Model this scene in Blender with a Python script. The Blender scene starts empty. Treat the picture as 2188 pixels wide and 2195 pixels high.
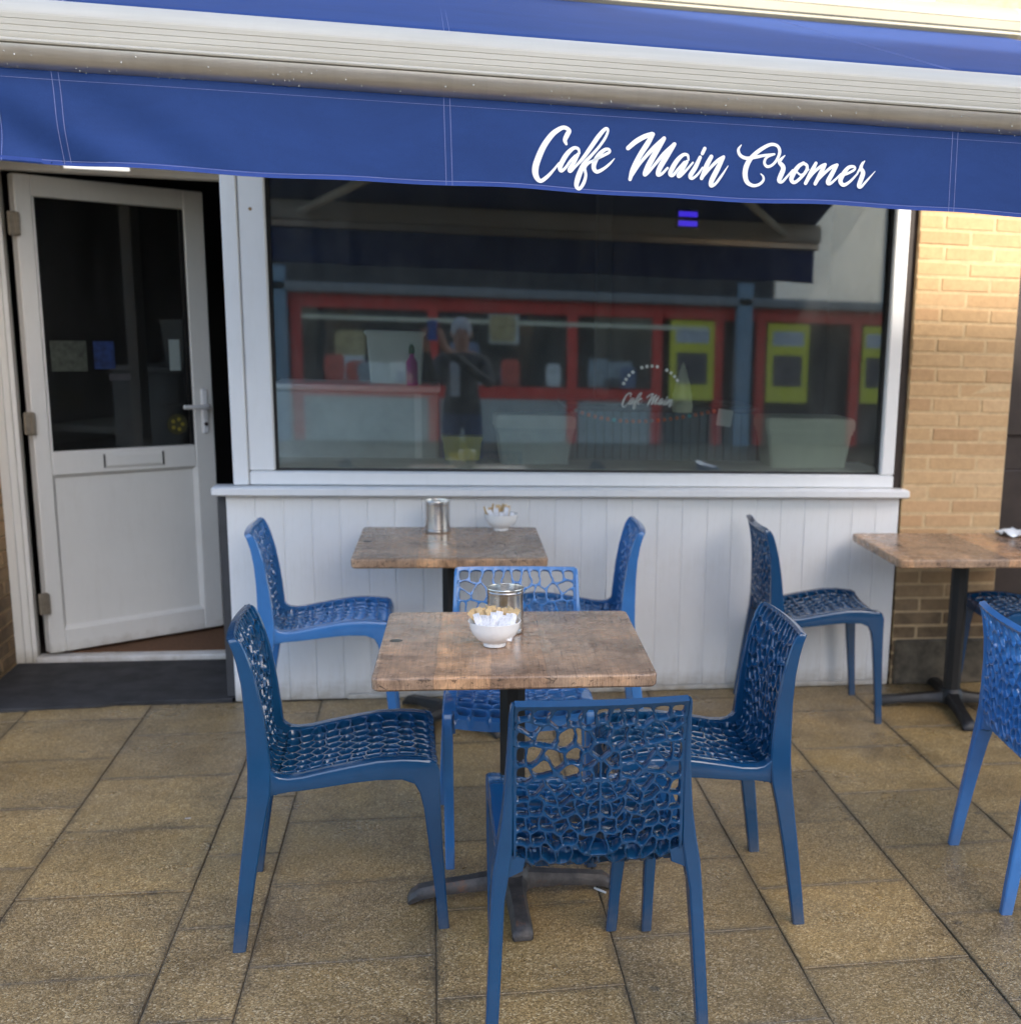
import bpy, bmesh, math, random
import numpy as np
from mathutils import Vector, Matrix
R = math.radians
random.seed(7)
SC = bpy.context.scene
COL = SC.collection

# ---------------------------------------------------------------- camera
cam = bpy.data.cameras.new('camera')
cam.sensor_fit = 'HORIZONTAL'
cam.sensor_width = 36.0
cam.lens = 2702.46 / 2188 * 36.0
cam.shift_x = (1094.0 - 1502.0) / 2188
cam.shift_y = (1278.7 - 1097.5) / 2188
cam.clip_start = 0.02
cam.clip_end = 900
cam.dof.use_dof = True
cam.dof.focus_distance = 2.95
cam.dof.aperture_fstop = 3.6
camo = bpy.data.objects.new('camera', cam)
COL.objects.link(camo)
_yaw, _pit, _rol = R(-12.1609), R(-12.4292), R(-1.9065)
_m = Matrix.Rotation(_yaw, 3, 'Z') @ Matrix.Rotation(_pit, 3, 'X') @ Matrix.Rotation(_rol, 3, 'Y')
_r, _f, _u = _m.col[0], _m.col[1], _m.col[2]
camo.matrix_world = Matrix(((_r[0], _u[0], -_f[0], -0.0901), (_r[1], _u[1], -_f[1], -3.3951), (_r[2], _u[2], -_f[2], 1.5862), (0, 0, 0, 1)))
SC.camera = camo

# ---------------------------------------------------------------- sky and sun
SUN = Vector((0.62, -1.0, 0.75)).normalized()
w = bpy.data.worlds.new('World')
SC.world = w
w.use_nodes = True
sky = w.node_tree.nodes.new('ShaderNodeTexSky')
sky.sky_type = 'NISHITA'
sky.sun_disc = False
sky.sun_elevation = math.asin(SUN.z)
sky.sun_rotation = math.atan2(SUN.x, SUN.y)
sky.air_density = 1.0
sky.dust_density = 2.0
sky.ozone_density = 1.0
w.node_tree.links.new(sky.outputs[0], w.node_tree.nodes['Background'].inputs[0])
w.node_tree.nodes['Background'].inputs[1].default_value = 0.15
sl = bpy.data.lights.new('sun', 'SUN')
sl.energy = 2.5
sl.angle = R(0.5)
sl.color = (1.0, 0.93, 0.82)
so = bpy.data.objects.new('sun', sl)
so.rotation_euler = SUN.to_track_quat('Z', 'Y').to_euler()
so.location = (6, -9, 9)
COL.objects.link(so)
vs = SC.view_settings
vs.view_transform = 'Standard'
vs.look = 'None'
vs.gamma = 1.0
vs.use_curve_mapping = False
vs.exposure = 1.80
SC.render.engine = 'CYCLES'
SC.cycles.max_bounces = 10
SC.cycles.diffuse_bounces = 5
SC.cycles.glossy_bounces = 5
SC.cycles.transparent_max_bounces = 16
SC.cycles.use_denoising = True
SC.cycles.sample_clamp_indirect = 6.0

# ---------------------------------------------------------------- helpers
class MB:
    """collects vertices and faces of one mesh"""
    def __init__(s):
        s.v = []; s.f = []
    def add(s, verts, faces):
        o = len(s.v)
        s.v += [tuple(p) for p in verts]
        s.f += [tuple(i + o for i in f) for f in faces]
        return s
    def box(s, x0, x1, y0, y1, z0, z1, c=0.0):
        if c <= 0:
            s.add([(x0, y0, z0), (x1, y0, z0), (x1, y1, z0), (x0, y1, z0), (x0, y0, z1), (x1, y0, z1), (x1, y1, z1), (x0, y1, z1)],
                  [(0, 3, 2, 1), (4, 5, 6, 7), (0, 1, 5, 4), (1, 2, 6, 5), (2, 3, 7, 6), (3, 0, 4, 7)])
            return s
        rings = []
        def ring(d, z):
            a0, a1, b0, b1 = x0 + d, x1 - d, y0 + d, y1 - d
            k = c
            return [(a0 + k, b0, z), (a1 - k, b0, z), (a1, b0 + k, z), (a1, b1 - k, z), (a1 - k, b1, z), (a0 + k, b1, z), (a0, b1 - k, z), (a0, b0 + k, z)]
        rings = [ring(c, z0), ring(0, z0 + c), ring(0, z1 - c), ring(c, z1)]
        s.loft(rings)
        return s
    def loft(s, rings, cap=True, closed=True):
        n = len(rings[0]); o = len(s.v)
        for r in rings: s.v += [tuple(p) for p in r]
        for i in range(len(rings) - 1):
            for j in range(n if closed else n - 1):
                a = o + i * n + j; b = o + i * n + (j + 1) % n
                s.f.append((a, b, b + n, a + n))
        if cap and closed:
            s.f.append(tuple(o + j for j in reversed(range(n))))
            s.f.append(tuple(o + (len(rings) - 1) * n + j for j in range(n)))
        return s
    def lathe(s, prof, cx=0, cy=0, n=32, cap=False):
        rings = [[(cx + r * math.cos(2 * math.pi * k / n), cy + r * math.sin(2 * math.pi * k / n), z) for k in range(n)] for r, z in prof]
        s.loft(rings, cap=cap)
        return s
    def tube(s, pts, r, n=8):
        pts = [Vector(p) for p in pts]; rings = []
        for i, p in enumerate(pts):
            t = (pts[min(i + 1, len(pts) - 1)] - pts[max(i - 1, 0)]).normalized()
            a = t.orthogonal().normalized() if i == 0 else (a - t * a.dot(t)).normalized()
            b = t.cross(a)
            rr = r[i] if isinstance(r, (list, tuple)) else r
            rings.append([p + (a * math.cos(2 * math.pi * k / n) + b * math.sin(2 * math.pi * k / n)) * rr for k in range(n)])
        s.loft(rings)
        return s
    def mesh(s, name, smooth=None):
        me = bpy.data.meshes.new(name)
        me.from_pydata(s.v, [], s.f)
        bm = bmesh.new(); bm.from_mesh(me)
        bmesh.ops.recalc_face_normals(bm, faces=bm.faces)
        bm.to_mesh(me); bm.free()
        if smooth is not None:
            me.shade_smooth()
            me.set_sharp_from_angle(angle=R(smooth))
        me.update()
        return me
    def obj(s, name, mat, parent=None, smooth=None, loc=None):
        return link(name, s.mesh(name, smooth), mat, parent, loc)

def link(name, me, mat, parent=None, loc=None):
    o = bpy.data.objects.new(name, me)
    COL.objects.link(o)
    if mat is not None:
        if not me.materials: me.materials.append(mat)
        o.material_slots[0].link = 'OBJECT'
        o.material_slots[0].material = mat
    if parent is not None: o.parent = parent
    if loc is not None: o.location = loc
    return o
def tag(o, label=None, cat=None, group=None, kind=None):
    if label: o['label'] = label
    if cat: o['category'] = cat
    if group: o['group'] = group
    if kind: o['kind'] = kind
    return o
def empty(name, loc=(0, 0, 0), rz=0.0):
    o = bpy.data.objects.new(name, None)
    o.empty_display_size = 0.1
    COL.objects.link(o)
    o.location = loc; o.rotation_euler = (0, 0, rz)
    return o
def thing(name, label, cat, loc=(0, 0, 0), rz=0.0, group=None):
    return tag(empty(name, loc, rz), label, cat, group)
def copy_tree(o, parent=None, mats=None):
    c = o.copy(); COL.objects.link(c); c.parent = parent
    if mats and c.type == 'MESH':
        m = c.material_slots[0].material
        if m in mats: c.material_slots[0].material = mats[m]
    for ch in o.children: copy_tree(ch, c, mats)
    return c

# ---------------------------------------------------------------- materials
class NT:
    def __init__(s, name):
        s.m = bpy.data.materials.new(name); s.m.use_nodes = True
        s.t = s.m.node_tree; s.n = s.t.nodes; s.l = s.t.links
        s.b = s.n['Principled BSDF']
        s._tc = None
    def new(s, t, **kw):
        nd = s.n.new(t)
        for k, v in kw.items():
            if k.startswith('i_'):
                nd.inputs[k[2:].replace('_', ' ')].default_value = v
            else: setattr(nd, k, v)
        return nd
    def tc(s, out='Object'):
        if s._tc is None: s._tc = s.n.new('ShaderNodeTexCoord')
        return s._tc.outputs[out]
    def mapping(s, scale=(1, 1, 1), loc=(0, 0, 0), src=None):
        mp = s.n.new('ShaderNodeMapping')
        mp.inputs['Scale'].default_value = scale; mp.inputs['Location'].default_value = loc
        s.l.new(src if src is not None else s.tc(), mp.inputs['Vector'])
        return mp.outputs[0]
    def noise(s, scale, detail=4, rough=0.6, vec=None, dist=0.0):
        nd = s.n.new('ShaderNodeTexNoise')
        nd.inputs['Scale'].default_value = scale; nd.inputs['Detail'].default_value = detail
        nd.inputs['Roughness'].default_value = rough; nd.inputs['Distortion'].default_value = dist
        s.l.new(vec if vec is not None else s.tc(), nd.inputs['Vector'])
        return nd.outputs['Fac']
    def voro(s, scale, vec=None, feature='F1', out='Distance', rnd=1.0):
        nd = s.n.new('ShaderNodeTexVoronoi'); nd.feature = feature
        nd.inputs['Scale'].default_value = scale
        nd.inputs['Randomness'].default_value = rnd
        s.l.new(vec if vec is not None else s.tc(), nd.inputs['Vector'])
        return nd.outputs[out]
    def ramp(s, fac, stops, interp='LINEAR'):
        nd = s.n.new('ShaderNodeValToRGB'); cr = nd.color_ramp; cr.interpolation = interp
        while len(cr.elements) < len(stops): cr.elements.new(0.5)
        for e, (p, c) in zip(cr.elements, stops):
            e.position = p
            e.color = (c, c, c, 1) if isinstance(c, (int, float)) else (*c, 1)
        s.l.new(fac, nd.inputs[0])
        return nd.outputs[0]
    def mix(s, fac, a, b, mode='MIX'):
        nd = s.n.new('ShaderNodeMix'); nd.data_type = 'RGBA'; nd.blend_type = mode
        for sock, v in ((nd.inputs[0], fac), (nd.inputs[6], a), (nd.inputs[7], b)):
            if isinstance(v, bpy.types.NodeSocket): s.l.new(v, sock)
            elif isinstance(v, (int, float)): sock.default_value = v if sock == nd.inputs[0] else (v, v, v, 1)
            else: sock.default_value = (*v, 1)
        return nd.outputs[2]
    def math(s, op, a, b=0.0, clamp=False):
        nd = s.n.new('ShaderNodeMath'); nd.operation = op; nd.use_clamp = clamp
        for sock, v in zip(nd.inputs, (a, b)):
            if isinstance(v, bpy.types.NodeSocket): s.l.new(v, sock)
            else: sock.default_value = v
        return nd.outputs[0]
    def sep(s, src=None):
        nd = s.n.new('ShaderNodeSeparateXYZ'); s.l.new(src if src is not None else s.tc(), nd.inputs[0])
        return nd.outputs
    def rand(s):
        return s.n.new('ShaderNodeObjectInfo').outputs['Random']
    def bump(s, h, strength=0.3, dist=0.002):
        nd = s.n.new('ShaderNodeBump'); nd.inputs['Strength'].default_value = strength; nd.inputs['Distance'].default_value = dist
        s.l.new(h, nd.inputs['Height']); s.l.new(nd.outputs[0], s.b.inputs['Normal'])
    def set(s, **kw):
        for k, v in kw.items():
            sock = s.b.inputs[k.replace('_', ' ')]
            if isinstance(v, bpy.types.NodeSocket): s.l.new(v, sock)
            elif isinstance(v, tuple): sock.default_value = (*v, 1)
            else: sock.default_value = v
        return s

def simple(name, col, rough=0.5, var=0.12, vscale=6.0, metal=0.0, bump=0.0, bscale=80.0, spec=0.5):
    t = NT(name)
    n = t.noise(vscale, 5, 0.65)
    a = tuple(c * (1 - var) for c in col); b = tuple(min(1, c * (1 + var)) for c in col)
    t.set(Base_Color=t.ramp(n, [(0.3, a), (0.7, b)]), Metallic=metal)
    t.b.inputs['Specular IOR Level'].default_value = spec
    rn = t.noise(vscale * 2.3, 4, 0.6)
    t.set(Roughness=t.ramp(rn, [(0.3, max(0, rough - 0.06)), (0.7, min(1, rough + 0.06))]))
    if bump: t.bump(t.noise(bscale, 3, 0.6), bump, 0.002)
    return t.m

def white_paint(name, col=(0.80, 0.80, 0.80), dirt=0.0, rough=0.4):
    t = NT(name)
    n = t.noise(3.0, 6, 0.7)
    c = t.ramp(n, [(0.3, tuple(x * 0.93 for x in col)), (0.7, col)])
    if dirt:
        vec = t.mapping((9, 9, 1.2))
        st = t.ramp(t.noise(4.0, 6, 0.7, vec), [(0.52, 0.0), (0.78, 1.0)])
        c = t.mix(t.math('MULTIPLY', st, dirt), c, (0.42, 0.38, 0.30))
        z = t.sep()[2]
        low = t.ramp(t.math('ADD', z, t.math('MULTIPLY', t.noise(16, 5, 0.7), 0.13)), [(0.05, 1.0), (0.085, 0.6), (0.15, 0.0)])
        c = t.mix(t.math('MULTIPLY', low, 0.8), c, (0.27, 0.22, 0.14))
    t.set(Base_Color=c, Roughness=rough)
    t.bump(t.noise(160, 2), 0.06, 0.001)
    return t.m

def plastic(name, col):
    t = NT(name)
    n = t.noise(7.0, 5, 0.6)
    c = t.ramp(n, [(0.3, tuple(x * 0.88 for x in col)), (0.7, tuple(x * 1.1 for x in col))])
    z = t.sep()[2]
    dust = t.ramp(t.math('ADD', z, t.math('MULTIPLY', t.noise(25, 4), 0.10)), [(0.03, 0.30), (0.13, 0.0)])
    c = t.mix(dust, c, (0.16, 0.14, 0.11))
    t.set(Base_Color=c, Roughness=t.ramp(t.noise(14, 4), [(0.3, 0.09), (0.7, 0.18)]))
    t.b.inputs['Specular IOR Level'].default_value = 0.6
    t.bump(t.noise(320, 2), 0.03, 0.0004)
    return t.m

M_NAVY = plastic('navy plastic', (0.0065, 0.052, 0.132))
M_BLUE = plastic('light blue plastic', (0.040, 0.165, 0.42))

def mat_slab():
    t = NT('exposed aggregate paving')
    loc = t.new('ShaderNodeObjectInfo')
    vec = t.n.new('ShaderNodeVectorMath'); vec.operation = 'ADD'
    t.l.new(t.tc(), vec.inputs[0]); t.l.new(loc.outputs['Location'], vec.inputs[1])
    v = vec.outputs[0]
    cell = t.voro(235, v, out='Color')
    g = t.n.new('ShaderNodeSeparateColor'); t.l.new(cell, g.inputs[0])
    c = t.ramp(g.outputs[0], [(0.0, (0.095, 0.065, 0.030)), (0.25, (0.205, 0.142, 0.066)), (0.6, (0.315, 0.222, 0.105)), (0.86, (0.44, 0.325, 0.165)), (1.0, (0.64, 0.53, 0.35))])
    fine = t.noise(700, 2, 0.6, v)
    c = t.mix(0.2, c, t.ramp(fine, [(0.35, (0.12, 0.080, 0.032)), (0.65, (0.46, 0.31, 0.125))]))
    st = t.ramp(t.noise(2.6, 6, 0.72, v, 0.6), [(0.30, (0.55, 0.53, 0.52)), (0.5, (0.98, 0.96, 0.93)), (0.72, (1.25, 1.17, 1.0))])
    c = t.mix(1.0, c, st, 'MULTIPLY')
    yel = t.ramp(t.noise(1.7, 4, 0.6, v), [(0.5, 0.0), (0.68, 1.0)])
    c = t.mix(t.math('MULTIPLY', yel, 0.35), c, (0.28, 0.175, 0.05))
    tint = t.ramp(t.rand(), [(0.0, (0.80, 0.81, 0.85)), (0.5, (0.96, 0.95, 0.93)), (1.0, (1.10, 1.06, 0.98))])
    c = t.mix(1.0, c, tint, 'MULTIPLY')
    xy = t.sep(t.tc('Generated'))
    ed = t.math('MINIMUM', t.math('MINIMUM', xy[0], t.math('SUBTRACT', 1.0, xy[0])), t.math('MINIMUM', xy[1], t.math('SUBTRACT', 1.0, xy[1])))
    ed = t.math('ADD', ed, t.math('MULTIPLY', t.math('SUBTRACT', t.noise(14, 4, 0.6, v), 0.5), 0.05))
    dirt = t.ramp(ed, [(0.0, 0.55), (0.02, 0.25), (0.06, 0.0)])
    c = t.mix(dirt, c, (0.052, 0.046, 0.036))
    spots = t.ramp(t.voro(7, v), [(0.0, 1.0), (0.08, 0.85), (0.11, 0.0)])
    sm = t.ramp(t.noise(3.1, 3, 0.6, v), [(0.50, 0.0), (0.56, 0.6)])
    c = t.mix(t.math('MULTIPLY', spots, sm), c, (0.045, 0.04, 0.034))
    t.set(Base_Color=c, Roughness=t.ramp(t.noise(3.3, 5, 0.6, v), [(0.35, 0.24), (0.65, 0.48)]))
    t.b.inputs['Specular IOR Level'].default_value = 0.5
    h = t.math('ADD', t.math('MULTIPLY', t.voro(235, v), -1.0), t.math('MULTIPLY', t.noise(40, 3, 0.6, v), 0.5))
    t.bump(h, 0.45, 0.002)
    return t.m
M_SLAB = mat_slab()
M_BED = simple('dark joint sand', (0.070, 0.055, 0.035), 0.9, 0.4, 30, bump=0.4)

def mat_brick():
    t = NT('buff brick')
    c0 = t.ramp(t.rand(), [(0.0, (0.46, 0.285, 0.145)), (0.25, (0.50, 0.325, 0.165)), (0.6, (0.54, 0.355, 0.185)), (0.9, (0.57, 0.39, 0.215)), (1.0, (0.47, 0.265, 0.125))])
    ob = t.new('ShaderNodeObjectInfo')
    vec = t.n.new('ShaderNodeVectorMath'); vec.operation = 'ADD'
    t.l.new(t.tc(), vec.inputs[0]); t.l.new(ob.outputs['Location'], vec.inputs[1]); v = vec.outputs[0]
    c = t.mix(1.0, c0, t.ramp(t.noise(30, 6, 0.7, v), [(0.3, (0.86, 0.84, 0.81)), (0.6, (1.02, 1.01, 1.0)), (0.8, (1.1, 1.1, 1.08))]), 'MULTIPLY')
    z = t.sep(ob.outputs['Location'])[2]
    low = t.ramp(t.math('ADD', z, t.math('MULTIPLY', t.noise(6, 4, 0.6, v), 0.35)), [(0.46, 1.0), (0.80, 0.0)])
    c = t.mix(t.math('MULTIPLY', low, 0.8), c, t.ramp(t.noise(14, 5, 0.7, v), [(0.35, (0.06, 0.042, 0.026)), (0.65, (0.20, 0.135, 0.075))]))  # low bricks darkened for staining plus painted-in shade under the table
    pit = t.ramp(t.voro(60, v), [(0.0, 1.0), (0.12, 0.0)])
    c = t.mix(t.math('MULTIPLY', pit, 0.45), c, (0.2, 0.12, 0.06))
    t.set(Base_Color=c, Roughness=0.86)
    t.bump(t.noise(120, 5, 0.7, v), 0.55, 0.003)
    return t.m
M_BRICK = mat_brick()
M_MORTAR = simple('pale mortar', (0.54, 0.385, 0.215), 0.9, 0.18, 25, bump=0.5, bscale=150)

def mat_wood_top():
    t = NT('weathered plank laminate')
    ob = t.new('ShaderNodeObjectInfo')
    vm = t.n.new('ShaderNodeVectorMath'); vm.operation = 'MULTIPLY_ADD'
    t.l.new(ob.outputs['Location'], vm.inputs[0]); vm.inputs[1].default_value = (0.55, 0.31, 0.0); t.l.new(t.tc(), vm.inputs[2])
    v = vm.outputs[0]
    x, y, z = t.sep()
    xv = t.sep(v)[0]
    wob = t.math('MULTIPLY', t.math('SUBTRACT', t.noise(3.0, 3, 0.5, v), 0.5), 0.035)
    pos = t.math('MULTIPLY', t.math('ADD', t.math('ADD', xv, wob), 5.0), 7.6)
    idx = t.math('FLOOR', pos)
    wn = t.n.new('ShaderNodeTexWhiteNoise'); wn.noise_dimensions = '1D'; t.l.new(idx, wn.inputs['W'])
    base = t.ramp(wn.outputs['Value'], [(0.0, (0.43, 0.245, 0.135)), (0.2, (0.30, 0.225, 0.17)), (0.4, (0.62, 0.365, 0.20)), (0.6, (0.30, 0.24, 0.195)), (0.8, (0.50, 0.29, 0.165)), (1.0, (0.64, 0.42, 0.25))])
    shade = t.noise(7.0, 6, 0.7, v, 0.3)
    c = t.mix(1.0, base, t.ramp(shade, [(0.32, (0.52, 0.50, 0.50)), (0.5, (1.0, 0.98, 0.96)), (0.68, (1.42, 1.3, 1.14))]), 'MULTIPLY')
    g1 = t.noise(5.0, 8, 0.72, t.mapping((60, 1.6, 6), src=v), 0.5)
    c = t.mix(0.8, c, t.ramp(g1, [(0.34, (0.38, 0.35, 0.33)), (0.5, (1.0, 0.98, 0.96)), (0.68, (1.45, 1.38, 1.28))]), 'MULTIPLY')
    g2 = t.noise(5.0, 7, 0.75, t.mapping((4.0, 60, 6), src=v), 0.7)
    c = t.mix(0.55, c, t.ramp(g2, [(0.36, (0.48, 0.46, 0.44)), (0.52, (1.0, 1.0, 1.0)), (0.68, (1.32, 1.28, 1.2))]), 'MULTIPLY')
    gp = t.noise(5.5, 5, 0.65, t.mapping((1, 1, 1), (3.1, 7.7, 0), src=v), 0.4)
    c = t.mix(t.ramp(gp, [(0.50, 0.0), (0.66, 0.55)]), c, (0.16, 0.112, 0.08))
    ck = t.noise(10.0, 4, 0.6, t.mapping((4, 30, 6), (9, 2, 0), src=v), 1.2)
    c = t.mix(t.ramp(ck, [(0.58, 0.0), (0.63, 0.75)]), c, (0.04, 0.03, 0.024))
    fr = t.math('ABSOLUTE', t.math('SUBTRACT', t.math('FRACT', pos), 0.5))
    c = t.mix(t.ramp(fr, [(0.485, 0.0), (0.498, 0.35)]), c, (0.06, 0.045, 0.035))
    dx = t.math('SUBTRACT', x, -0.300); dy = t.math('SUBTRACT', y, 0.012)
    kd = t.math('SQRT', t.math('ADD', t.math('MULTIPLY', dx, dx), t.math('MULTIPLY', dy, dy)))
    c = t.mix(t.ramp(kd, [(0.0, 1.0), (0.0150, 1.0), (0.0175, 0.0)]), c, (0.012, 0.010, 0.010))
    t.set(Base_Color=c, Roughness=t.ramp(t.noise(20, 4), [(0.3, 0.20), (0.7, 0.32)]))
    t.b.inputs['Specular IOR Level'].default_value = 0.35
    return t.m
M_WOOD = mat_wood_top()
M_BLACK = simple('black cast iron', (0.006, 0.006, 0.0065), 0.5, 0.3, 20, bump=0.15)
def mat_iron():
    t = NT('worn cast iron')
    n = t.noise(16, 6, 0.7)
    c = t.ramp(n, [(0.35, (0.035, 0.032, 0.032)), (0.6, (0.085, 0.078, 0.074))])
    c = t.mix(t.ramp(t.noise(24, 5, 0.7), [(0.56, 0.0), (0.68, 0.75)]), c, (0.17, 0.085, 0.05))
    t.set(Base_Color=c, Roughness=0.5, Metallic=0.35)
    t.bump(t.noise(90, 4), 0.3, 0.002)
    return t.m
M_IRON = mat_iron()
M_WHITE = white_paint('white gloss paint')
M_UPVC = white_paint('white window plastic', (0.80, 0.80, 0.80), dirt=0.10, rough=0.28)
M_BOARD = white_paint('white painted boards', (0.80, 0.80, 0.80), dirt=0.22, rough=0.42)
M_DOOR = white_paint('off white door plastic', (0.74, 0.73, 0.69), dirt=0.12, rough=0.32)

def mat_glass(name, ior=2.1, tint=(0.86, 0.90, 0.89), dust=0.030):
    t = NT(name)
    out = t.n['Material Output']; t.n.remove(t.b)
    fr = t.new('ShaderNodeFresnel'); fr.inputs['IOR'].default_value = ior
    tr = t.new('ShaderNodeBsdfTransparent'); tr.inputs['Color'].default_value = (*tint, 1)
    gl = t.new('ShaderNodeBsdfGlossy'); gl.inputs['Roughness'].default_value = 0.022; gl.inputs['Color'].default_value = (0.95, 0.97, 0.96, 1)
    df = t.new('ShaderNodeBsdfDiffuse'); df.inputs['Color'].default_value = (0.8, 0.83, 0.82, 1)
    m1 = t.new('ShaderNodeMixShader'); m2 = t.new('ShaderNodeMixShader')
    t.l.new(fr.outputs[0], m1.inputs[0]); t.l.new(tr.outputs[0], m1.inputs[1]); t.l.new(gl.outputs[0], m1.inputs[2])
    dn = t.noise(5.0, 6, 0.7, t.mapping((2.5, 2.5, 0.7)))
    t.l.new(t.ramp(dn, [(0.3, dust * 0.3), (0.75, dust * 1.7)]), m2.inputs[0])
    t.l.new(m1.outputs[0], m2.inputs[1]); t.l.new(df.outputs[0], m2.inputs[2])
    t.l.new(m2.outputs[0], out.inputs['Surface'])
    return t.m
M_GLASS = mat_glass('shop window glass')
M_DGLASS = mat_glass('door glass', 1.55, (0.7, 0.7, 0.7), 0.012)

def mat_canvas(name, col, trans=0.12):
    t = NT(name)
    n = t.noise(3.2, 7, 0.75, t.mapping((1, 1, 2.2)), 0.4)
    c = t.ramp(n, [(0.25, tuple(x * 0.80 for x in col)), (0.75, tuple(x * 1.16 for x in col))])
    wv = t.noise(900, 1, 0.5)
    c = t.mix(0.18, c, t.ramp(wv, [(0.35, tuple(x * 0.6 for x in col)), (0.65, tuple(min(1, x * 1.5) for x in col))]))
    t.set(Base_Color=c, Roughness=0.75)
    t.b.inputs['Specular IOR Level'].default_value = 0.25
    t.bump(wv, 0.25, 0.0006)
    if trans:
        tl = t.new('ShaderNodeBsdfTranslucent'); t.l.new(c, tl.inputs['Color'])
        mx = t.new('ShaderNodeMixShader'); mx.inputs[0].default_value = trans
        t.l.new(t.b.outputs[0], mx.inputs[1]); t.l.new(tl.outputs[0], mx.inputs[2])
        t.l.new(mx.outputs[0], t.n['Material Output'].inputs['Surface'])
    return t.m
M_CANVAS = mat_canvas('blue awning canvas', (0.019, 0.052, 0.190), 0.10)
M_HEM = mat_canvas('blue hem tape', (0.032, 0.068, 0.27), 0.0)
M_THREAD = simple('pale stitching', (0.17, 0.20, 0.40), 0.8)
M_LETTER = simple('white lettering', (0.86, 0.88, 0.88), 0.6, 0.03)
def mat_bar():
    t = NT('off white powder coated aluminium')
    n = t.noise(4, 6, 0.7, t.mapping((0.6, 3, 8)))
    c = t.ramp(n, [(0.3, (0.42, 0.395, 0.335)), (0.7, (0.49, 0.465, 0.40))])
    st = t.ramp(t.noise(9, 6, 0.7, t.mapping((6, 1, 1))), [(0.5, 0.0), (0.75, 0.18)])
    c = t.mix(st, c, (0.40, 0.36, 0.30))
    t.set(Base_Color=c, Roughness=0.36)
    t.b.inputs['Specular IOR Level'].default_value = 0.4
    return t.m
M_BAR = mat_bar()
def mat_roll():
    t = NT('weathered aluminium roll')
    n = t.noise(6, 6, 0.7, t.mapping((1.0, 6, 12)))
    c = t.ramp(n, [(0.3, (0.52, 0.48, 0.42)), (0.7, (0.66, 0.62, 0.56))])
    st = t.ramp(t.noise(30, 5, 0.7, t.mapping((1, 0.05, 0.05))), [(0.5, 0.0), (0.75, 0.15)])
    t.set(Base_Color=t.mix(st, c, (0.30, 0.26, 0.21)), Roughness=0.33, Metallic=0.75)
    return t.m
M_ROLL = mat_roll()
M_CREAM = simple('cream cassette', (0.33, 0.30, 0.215), 0.5, 0.10, 3)
M_STEEL = simple('brushed steel', (0.62, 0.60, 0.58), 0.22, 0.08, 12, metal=1.0)
M_PORC = simple('white porcelain', (0.82, 0.82, 0.81), 0.14, 0.02, 3)
M_SACHET = simple('white sugar paper', (0.68, 0.68, 0.71), 0.6, 0.28, 170, bump=0.3)
M_SACHETB = simple('brown sugar paper', (0.60, 0.43, 0.23), 0.65, 0.32, 140, bump=0.3)
M_SLATE = simple('black slate mat', (0.026, 0.025, 0.026), 0.78, 0.6, 7, bump=0.35, bscale=60)
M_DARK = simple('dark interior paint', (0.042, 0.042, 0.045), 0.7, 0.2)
M_DKWOOD = simple('dark brown timber', (0.030, 0.020, 0.016), 0.5, 0.25, 12)
M_BROWN = simple('brown coir matting', (0.13, 0.062, 0.028), 0.95, 0.3, 60, bump=0.6, bscale=200)
M_GREY = simple('grey metal', (0.50, 0.53, 0.53), 0.4, 0.15, 6)
M_HINGE = simple('tarnished hinge metal', (0.36, 0.31, 0.24), 0.42, 0.2, 30, metal=0.7)
M_RED = simple('red painted frame', (0.75, 0.05, 0.035), 0.4, 0.15)
M_YEL = simple('yellow poster paper', (0.80, 0.74, 0.06), 0.6, 0.1)
M_BLUEGREY = simple('blue grey column', (0.20, 0.29, 0.37), 0.5, 0.1)
M_CREAMTUB = simple('cream plastic tub', (0.88, 0.90, 0.74), 0.4, 0.04)
M_WTUB = simple('white plastic tub', (0.86, 0.90, 0.87), 0.4, 0.04)
M_PINK = simple('magenta plastic', (0.60, 0.04, 0.36), 0.4)
M_GREEN = simple('green plastic', (0.03, 0.14, 0.04), 0.5)
M_PAPER = simple('white paper notice', (0.75, 0.78, 0.78), 0.7, 0.04)
M_RENDER = simple('stained render', (0.105, 0.085, 0.058), 0.85, 0.55, 16, bump=0.5, bscale=60)

# ================================================================= SETTING
# street sheet out to the horizon
def mat_street():
    t = NT('street paving')
    br = t.new('ShaderNodeTexBrick')
    br.inputs['Scale'].default_value = 2.2; br.inputs['Mortar Size'].default_value = 0.012
    br.inputs['Color1'].default_value = (0.20, 0.15, 0.08, 1); br.inputs['Color2'].default_value = (0.17, 0.13, 0.075, 1); br.inputs['Mortar'].default_value = (0.04, 0.035, 0.03, 1)
    t.l.new(t.tc(), br.inputs['Vector'])
    c = t.mix(1.0, br.outputs['Color'], t.ramp(t.noise(180, 3), [(0.3, 0.55), (0.7, 1.35)]), 'MULTIPLY')
    t.set(Base_Color=c, Roughness=0.55)
    return t.m
s = MB().add([(-300, -300, -0.030), (300, -300, -0.030), (300, 300, -0.030), (-300, 300, -0.030)], [(0, 1, 2, 3)]).obj('street', mat_street())
tag(s, kind='structure')
pave = MB().add([(-3.05, -2.45, -0.0045), (3.95, -2.45, -0.0045), (3.95, 1.81, -0.0045), (-3.05, 1.81, -0.0045)], [(0, 1, 2, 3)]).obj('pavement', M_BED)
tag(pave, kind='structure')
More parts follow.
